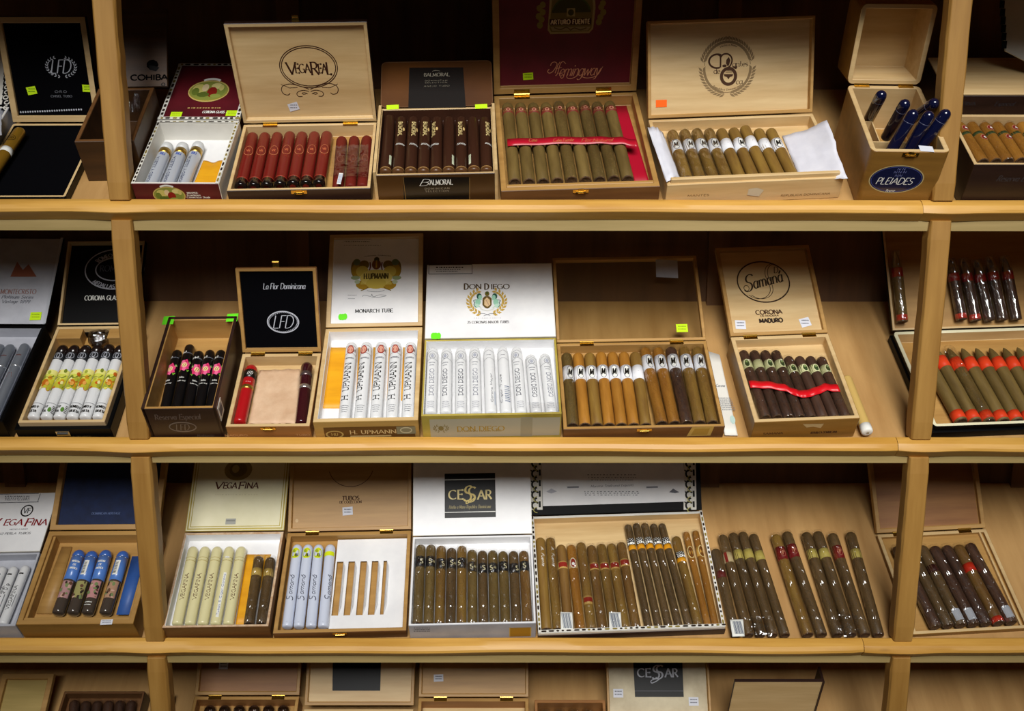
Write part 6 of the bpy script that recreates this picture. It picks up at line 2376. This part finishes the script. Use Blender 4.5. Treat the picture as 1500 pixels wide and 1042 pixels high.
roll('under the black square label', b, 'C4', [(112, 502), (160, 500), (211, 506), (264, 518), (326, 507), (373, 527), (420, 532), (472, 530), (525, 535), (576, 532), (628, 532)],
     [(98, 893), (155, 893), (210, 893), (268, 893), (324, 893), (378, 893), (430, 893), (486, 893), (538, 893), (594, 893), (648, 893)], 'black banded cigar', 'black banded cigars', 'cigar', 'cigar', .0090, None, deco_ces,
     cello=range(11), even=True, mats=[(LEAF[k], FOOT) for k in ('olive', 'olive', 'natural', 'dusk', 'natural', 'olive', 'dusk', 'olive', 'olive', 'dusk', 'colorado')])

# --- wide patterned tray of mixed long cigars
b = box('wide tray with black and white scroll trim filled with long mixed cigars', 3, 'C5', (90, 932), (1046, 938), (62, 378), (886, 340),
        OFFW, OFFW, PALE, PALE, wall=.0045, deep=.016, yawk=.4,
        lid=dict(theta=150, t=.004, rimw=0, out=BLACK, rim=BLACK, inn=BLACK))
tr = b
MB().box(-b.w / 2 - .001, b.w / 2 + .001, -.001, .0002, 0, b.h - .006).build('front_strip', DKBROWN, b.root)
trim_pattern(b, b.top, b.root, -b.w / 2, b.w / 2, 0, b.d, .0048, seed=9, sides='lrb')
MB().box(-b.w / 2, -b.w / 2 + .0003, 0, b.d, 0, b.h).build('side_paper', OFFW, b.root)
ya = on_plane(b.lidworld, 'C5', (465, 297), 0).y
x0 = on_plane(b.lidworld, 'C5', (118, 280), 0).x
x1 = on_plane(b.lidworld, 'C5', (818, 280), 0).x
o = MB().box(x0, x1, ya, b.L - .002, .0002, .0022).build('paper_certificate', WHITE, b.lid)
p = Pr(lambda a, c, z: (a, c, .0024 + z), lambda v, q: on_plane(b.lidworld, v, q, .0024))
for i, (y, w_) in enumerate(((154, 245), (167, 235), (180, 205), (237, 275), (245, 270), (254, 268))):
    p.scribble('C5', (460, y), w_, 3.5, GREYINK, i, 9)
p.text('Maestria Tradicional Exquisita', 'C5', (460, 207), 210, 12, TINYK, 'script', .12, .5, .35)
for x in (267, 656):
    p.rect('C5', (x, 215), 58, 8, M('9A9CA4', .5))
    p.rect('C5', (x, 215), 50, 4, M('7A7C84', .5))
p.poly('C5', [(740, 240), (760, 222), (790, 240), (770, 244)], GREYINK)
p.poly('C5', [(135, 238), (160, 222), (188, 236), (160, 246)], M('B8BAC4', .5))
p.build('certificate_print', b.lid)
p = Pr(*b.lidsurf, lift=.0004)
for xa, s in ((85, 1), (843, -1)):
    p.poly('C5', [(xa - 32, 326), (xa + 32, 326), (xa + 28, 85), (xa - 30, 85)], OFFW)
    rnd = random.Random(xa)
    for i in range(5):
        y = 305 - i * 52
        p.ring('C5', (xa - 4, y), 16, 18, 9, M('23231E', .5), 16, 30, 300)
        p.rect('C5', (xa + 18, y - 6), 10, 30, M('23231E', .5))
        p.ring('C5', (xa + 10, y + 22), 22, 14, 4, M('B8B060', .5), 12, 100, 260)
        p.ring('C5', (xa - 16, y - 24), 12, 12, 6, M('23231E', .5), 12, 200, 400)
p.build('scrollwork', b.lid)
STRIPB = (.0, 0)


def deco_mix(o, L, r, i):
    Y = lambda t: L * 1000 * (1 - t)
    if i < 2:
        ink(o, ('script', L), r, lambda p: p.text('A. Fuente', 'F', (2 if i == 0 else 0, Y(.24)), L * 215, 4.4, CHALK, 'script', .14, .5, .3, turn=-90))
    elif i in (2, 5, 6, 7, 8):
        t = {2: .22, 5: .235, 6: .245, 7: .24, 8: .22}[i]
        band(o, L, r, t, t + .085, M('C6A05A', .4), 'band', 1.014)
        ink(o, ('mixband', t, L), r * 1.012, lambda p: p.rect('F', (0, Y(t + .042)), 16, L * 55, REDBAND), 'band_print')
    elif i == 3:
        band(o, L, r, .20, .30, M('C6A878', .4), 'band', 1.014)
        ink(o, ('mixoval', L), r * 1.012, lambda p: (p.ring('F', (0, Y(.245)), 4.6, 9, 1.2, M('E8E0C8', .5), 20), p.disc('F', (0, Y(.245)), 4, 8, REDBAND, 16), p.disc('F', (0, Y(.255)), 2.4, 3, CHALK, 10)), 'band_print')
    elif i == 4:
        band(o, L, r, .64, .735, M('C6A05A', .4), 'band', 1.014)
        ink(o, ('mixlow', L), r * 1.012, lambda p: p.rect('F', (0, Y(.685)), 16, L * 50, REDBAND), 'band_print')


def cohiba(o, L, r, i):
    Y = lambda t: L * 1000 * (1 - t)
    t = .155 if i < 5 else .195
    band(o, L, r, t, t + .11, M('1A1A1C', .4), 'band', 1.014)
    band(o, L, r, t + .066, t + .112, M('F0A81E', .45), 'stripe', 1.020)

    def f(p):
        for a in range(3):
            for q in range(9):
                if (a + q) % 2:
                    p.rect('F', (-8 + q * 2, Y(t + .006 + a * .011)), 1.2, 1.2, CHALK)
        p.text('COHIBA', 'F', ((-4, 3, 0, -3, 2, 3)[i], Y(t + .052)), 18, 4.2, CHALK, 'sans', .26, .8)
    ink(o, ('coh', i, t, L), r * 1.012, f, 'band_print')


def deco_gold2(o, L, r, i):
    Y = lambda t: L * 1000 * (1 - t)
    band(o, L, r, .19, .29, M('D8A64E', .4), 'band', 1.014)
    ink(o, ('goldoval', L), r * 1.012, lambda p: (p.ring('F', ((0, 3)[i], Y(.24)), 5.2, 11, 1.2, M('EBDCA0', .5), 20), p.disc('F', ((0, 3)[i], Y(.24)), 4.6, 10, M('7A4A1E', .5), 16)), 'band_print')


MIXH = [(93, 468), (132, 468), (186, 500), (240, 500), (295, 490), (352, 502), (405, 498), (455, 497), (502, 488)]
MIXF = [(132, 922), (180, 922), (238, 922), (292, 922), (352, 922), (412, 922), (470, 922), (530, 922), (580, 922)]
roll('in the scroll trimmed tray', b, 'C5', MIXH, MIXF, 'slim cigar', 'slim cigars in the scroll trimmed tray', 'cigar', 'cigar', .0086, None, deco_mix, even=True, cello=(1, 3, 4, 5, 6, 7, 8),
     mats=[(LEAF[k], FOOT) for k in ('natural', 'natural', 'colorado', 'golden', 'natural', 'colorado', 'natural', 'natural', 'colorado')])
roll('of the five black-and-yellow banded long ones', b, 'C5', [(535, 400), (578, 397), (620, 397), (662, 397), (702, 397)], [(642, 922), (692, 922), (742, 922), (792, 922), (842, 922)], 'long cigar',
     'black and yellow banded cigars', 'cigar', 'cigar', .0066, LEAF['dusk'], cohiba, cello=range(5), even=True)
roll('to the right of the five long banded ones', b, 'C5', [(772, 462)], [(888, 922)], 'single black-and-yellow banded cigar', 'black and yellow banded cigars', 'cigar', 'cigar', .0078, LEAF['natural'], lambda o, L, r, i: cohiba(o, L, r, 5), cello=(0,))
roll('at the right end of the scroll trimmed tray', b, 'C5', [(822, 432), (869, 430)], [(936, 922), (984, 922)], 'gold oval banded cigar', 'gold oval banded cigars', 'cigar', 'cigar', .0082, LEAF['golden'], deco_gold2, cello=(0, 1))
for x, lb in ((237, 'white barcode label across the third slim cigar'), (476, 'white barcode label across the seventh slim cigar')):
    zz = b.floor + .0172
    o = sheet('barcode_label', b.world, 'C5', [(x - 30, 921), (x + 32, 921), (x - 32, 830), (x + 26, 832)], [zz] * 4, CHALK, None, .0004, 6, .0002, x)
    tag(o, lb + ' in the tray', 'label')
    p = Pr(lambda a, c, z, zz=zz: (a, c, zz + .0007 + z), lambda v, q, zz=zz: on_plane(b.world, v, q, zz))
    for i in range(10):
        p.rect('C5', (x - 22 + i * 4.6, 874), 1.6 + i % 3, 74, M('5A6478', .5), 4)
    p.build('bars', o)

# --- loose wrapped cigars on the bare shelf


def deco_loose(kind):
    def f(o, L, r, i):
        k = kind[i]
        Y = lambda t: L * 1000 * (1 - t)
        if k == 'g':
            band(o, L, r, .19, .28, M('BFAE5A', .45), 'band', 1.014)
        elif k == 'w':
            band(o, L, r, .20, .30, M('C8B487', .45), 'band', 1.014)
            ink(o, ('loosew', L), r * 1.012, lambda p: p.rect('F', (-5, Y(.25)), 5, L * 100, M('8A2420', .5)), 'band_print')
        elif k == 'r':
            band(o, L, r, .145, .275, M('7A1A1C', .45), 'band', 1.014)
            ink(o, ('looser', L), r * 1.012, lambda p: (p.ring('F', (1, Y(.21)), 4, 7, .6, M('C88A6A', .5), 18), p.text('P', 'F', (1, Y(.21)), 3, 7, M('C88A6A', .5), 'serif', .2, .5)), 'band_print')
        elif k == 's':
            band(o, L, r, .28, .36, M('6A2A26', .45), 'band', 1.014)
    return f


roll('in the loose bunch beside the tray', None, 'C6', [(160, 520), (194, 452), (245, 442), (292, 436), (346, 450)], [(262, 948), (326, 948), (385, 948), (445, 948), (505, 948)], 'wrapped cigar', 'loose cigars on the bare shelf', 'cigar',
     'cigar', .0090, LEAF['dusk'], deco_loose('swggg'), cello=range(5), row=3)
roll('of the loose six nearest the right post', None, 'C6', [(455, 452), (510, 440), (604, 440), (662, 438), (734, 445), (824, 442)], [(618, 948), (685, 948), (765, 948), (830, 948), (898, 948), (965, 948)], 'loose cigar',
     'loose cigars on the bare shelf', 'cigar', 'cigar', .0090, None, deco_loose('rrggrg'), cello=range(6), row=3, mats=[(LEAF[k], FOOT) for k in ('natural', 'dusk', 'dusk', 'dusk', 'dusk', 'dusk')])
zz = .0185
o = sheet('barcode_label', SM[3], 'C6', [(245, 952), (305, 950), (232, 868), (298, 866)], [zz] * 4, CHALK, None, .0008, 6, .0002, 3)
tag(o, 'white barcode label on the leftmost loose cigars beside the tray', 'label')
p = Pr(lambda a, c, z: (a, c, zz + .001 + z), lambda v, q: on_plane(SM[3], v, q, zz))
for i in range(10):
    p.rect('C6', (252 + i * 4.6, 908), 1.6 + i % 3, 62, M('5A6478', .5), 4)
p.build('bars', o)
o = sheet('clear_bag', SM[3], 'C6', [(740, 952), (880, 952), (770, 830), (860, 850)], [.021] * 4, film('pouch2', .22, .12, 1.0, 90), None, .004, 10, 0, 12)
tag(o, 'crumpled clear bag end over the loose cigars by the right post', 'wrapper')
o = sheet('clear_bag', SM[3], 'C6', [(330, 950), (440, 950), (330, 860), (420, 858)], [.0205] * 4, film('pouch2', .22, .12, 1.0, 90), None, .004, 10, 0, 13)
tag(o, 'crumpled clear bag end over the loose bunch right of the tray', 'wrapper')

# --- box behind the right post
b = box('tan wooden box of dark wrapped cigars behind the lower right post', 3, 'C7', (378, 872), (935, 864), (190, 412), (702, 404),
        VARNISH, PALE, TAN, TAN, wall=.006, deep=.021, yawk=.5, hinge=2, sf=.012,
        lid=dict(theta=165, t=.010, rimw=.007, out=TAN, rim=TAN, inn=CEDAR))
MB().box(b.w / 2 - b.wall - .008, b.w / 2 - b.wall - .005, b.wall, b.d - b.wall, b.floor, b.h - .001).build('liner_strip', PALE, b.root)


def deco_dark(o, L, r, i):
    if i == 5:
        band(o, L, r, .26, .36, M('C8301A', .45), 'band', 1.014)
        band(o, L, r, .93, .99, M('C8301A', .45), 'foot_band', 1.014)
    elif i in (0, 2):
        band(o, L, r, .27, .36, M('3A1A18', .45), 'band', 1.014)
    if i in (2, 6, 3):
        ink(o, ('darklab', i, L), r, lambda p: p.rect('F', (0, L * 110), 15, 20, M('B8BCC4', .4)), 'label_patch')


hd = [(293, 478), (350, 474), (408, 474), (464, 476), (520, 474), (576, 470), (628, 466)]
ft = [(478, 856), (540, 854), (600, 854), (658, 852), (716, 852), (775, 850), (834, 848)]
roll('in the box behind the lower right post', b, 'C7', hd, ft, 'dark wrapped cigar', 'dark wrapped cigars behind the lower right post', 'cigar', 'cigar', .0095, None, deco_dark, cello=range(7),
     mats=[(LEAF[k], FOOT) for k in ('maduro', 'dusk', 'dusk', 'maduro', 'maduro', 'colorado', 'maduro')])


# ================================================================== ROW 4 (only the tops show)
def low_box(label, view, BL, BR, out, rim, inn, floor, d=.16, h=.045, wall=.006, deep=.025, lid=None, hinge=2, sfmin=.004):
    """A box known by its back rim: the front is hidden below the picture."""
    m = SM[4]
    l, r_ = on_plane(m, view, BL, h), on_plane(m, view, BR, h)
    ww = r_.x - l.x
    b = Box()
    yb = (l.y + r_.y) / 2
    dd = min(d, yb - sfmin)
    b.row, b.w, b.d, b.h, b.wall, b.yaw, b.deep = 4, ww, dd, h, wall, 0, deep
    b.world = m @ Matrix.Translation(((l.x + r_.x) / 2, yb - dd, 0))
    LOG.append((label[:34], round(ww, 3), round(dd, 3), 'yb', round(yb, 3)))
    b.root = empty('cigar_box', b.world)
    tag(b.root, label, 'cigar box')
    b.floor = h - deep
    b.tray = bevel(link('tray', tray_mesh('tray', -ww / 2, ww / 2, 0, dd, 0, h, wall, b.floor), b.root, [out, rim, inn, floor]), .0007)
    b.front = (lambda a, c, z: (a, -z, c)), (lambda vw, p: _front(b, vw, p))
    b.top = (lambda a, c, z: (a, c, h + z)), (lambda vw, p: on_plane(b.world, vw, p, h))
    b.bottom = (lambda a, c, z: (a, c, b.floor + z)), (lambda vw, p: on_plane(b.world, vw, p, b.floor))
    for k in range(hinge):
        x = (-1, 1)[k] * ww * .3
        mb = MB().box(x - .011, x + .011, dd - .006, dd + .0012, h - .0002, h + .0006)
        mb.cyl((x - .011, dd + .001, h + .001), (x + .011, dd + .001, h + .001), .0017, 8)
        mb.build('hinge', BRASS, b.root)
    b.lid = None
    if lid:
        make_lid(b, view, **lid)
    return b


b = low_box('tan box with framed lid at the lower left corner', 'D1', (-90, 560), (300, 560), TAN, TAN, TAN, TAN, hinge=0, h=.03,
            lid=dict(T=((0, 135), (450, 135)), pref=160, t=.010, rimw=.009, out=TAN, rim=TAN, inn=grain('olive_wood', 'A08A48', 'B89E5C', (6, 60, 60), .5, .1, .03)))
b = low_box('dark box of glossy wrapped cigars beside the lower left post', 'D1', (470, 268), (1064, 262), DKBROWN, UMBER, UMBER, UMBER, hinge=0, h=.035, wall=.004, deep=.02)
n_ = 6
roll('beside the lower left post', b, 'D1', [(545 + i * 84, 335) for i in range(n_)], [(530 + i * 84, 640) for i in range(n_)], 'nearly black cigar', 'nearly black wrapped cigars', 'cigar', 'cigar', .0095, LEAF['maduro'],
     None, cello=range(7))
b = low_box('small brown box just right of the lower left post', 'D1', (1140, 290), (1262, 270), UMBER, CHALK, UMBER, UMBER, hinge=0, d=.09, h=.03, wall=.003)
b = low_box('brown hinged box with one white tag, lower left', 'D2', (64, 255), (722, 262), CEDAR, TAN, CEDAR, TAN, h=.04,
            lid=dict(theta=155, t=.010, rimw=.006, out=CEDAR, rim=TAN, inn=CEDAR))
sticker(b, 'lid', 'D2', (247, 64), 58, 48, TAG, -3, ink=GREYINK)
roll('in the brown hinged box, lower left', b, 'D2', [(165 + i * 92, 305) for i in range(6)], [(150 + i * 92, 560) for i in range(6)], 'dark wrapped cigar', 'dark wrapped cigars, lower left', 'cigar', 'cigar', .0098, LEAF['maduro'], None,
     cello=range(6))
b = low_box('pale box with plain black square on its lid', 'D2', (752, 338), (1440, 338), TAN, PALE, PALE, PALE, hinge=0, h=.04,
            lid=dict(theta=155, t=.010, rimw=.0055, out=TAN, rim=TAN, inn=PALE, gap=.004))
p = Pr(*b.lidsurf)
p.poly('D2', [(930, 224), (1230, 224), (1236, 10), (932, 10)], M('0E0E10', .4))
p.build('label', b.lid)
b = low_box('brown hinged box with white tag, middle of the lowest shelf', 'D3', (66, 312), (872, 316), CEDAR, TAN, CEDAR, PALE, h=.04,
            lid=dict(theta=155, t=.010, rimw=.005, out=CEDAR, rim=TAN, inn=TAN))
sticker(b, 'lid', 'D3', (212, 168), 70, 52, TAG, 2, ink=GREYINK)
b = low_box('open reddish box without lid in the lowest row', 'D3', (915, 328), (1432, 328), CEDAR, CEDAR, CEDAR, TAN, hinge=0, h=.045, deep=.034, wall=.005)
roll('in the open reddish box, lowest row', b, 'D3', [(990 + i * 105, 400) for i in range(4)], [(985 + i * 105, 660) for i in range(4)], 'wrapped brown cigar', 'wrapped brown cigars, lowest row', 'cigar', 'cigar', .0095, LEAF['dusk'], None,
     cello=range(4))
b = low_box('pale box with black gold lettered label and two white tags', 'D4', (300, 430), (808, 424), TAN, TAN, PALE, PALE, hinge=0, h=.04,
            lid=dict(theta=155, t=.010, rimw=.004, out=TAN, rim=TAN, inn=grain('speckled_paper', 'B0A080', 'D8CCAC', (18, 18, 18), .6, 0, .02)))
p = Pr(*b.lidsurf)
BK = M('141414', .4)
p.poly('D4', [(434, 338), (672, 338), (664, 150), (424, 150)], BK)
cx, cy = 545, 225
p.text('CE', 'D4', (478, 220), 64, 40, SILVERINK, 'serif', .2, .35)
p.text('AR', 'D4', (612, 220), 62, 40, SILVERINK, 'serif', .2, .35)
for dx in (-8, 8):
    p.text('S', 'D4', (cx + dx, 217), 40, 66, SILVERINK, 'serif', .15, .35, .15)
p.line('D4', [(568, 236), (545, 256), (515, 270), (512, 258), (535, 248)], 4, SILVERINK)
p.rect('D4', (552, 309), 236, 2.5, GREYINK)
p.build('label', b.lid)
for c in ((352, 320), (720, 360)):
    sticker(b, 'lid', 'D4', c, 48, 42, TAG, 0, ink=GREYINK)
# leaning pale board box with dark sides
m = SM[4]
b = low_box('box with plain pale lid leaning back left of the lower right post', 'D5', (70, 330), (600, 330), DKBROWN, DKBROWN, PALE, PALE, hinge=0, h=.04, d=.14,
            lid=dict(T=((30, 135), (440, 122)), pref=130, t=.006, rimw=0, out=DKBROWN, rim=PALE, side=DKBROWN, inn=PALE, w=.142, x=-.02))
MB().box(-.02 + .0712, -.02 + .0752, .0, b.L - .001, -.030, -.0005).build('dark_edge', DKBROWN, b.lid)
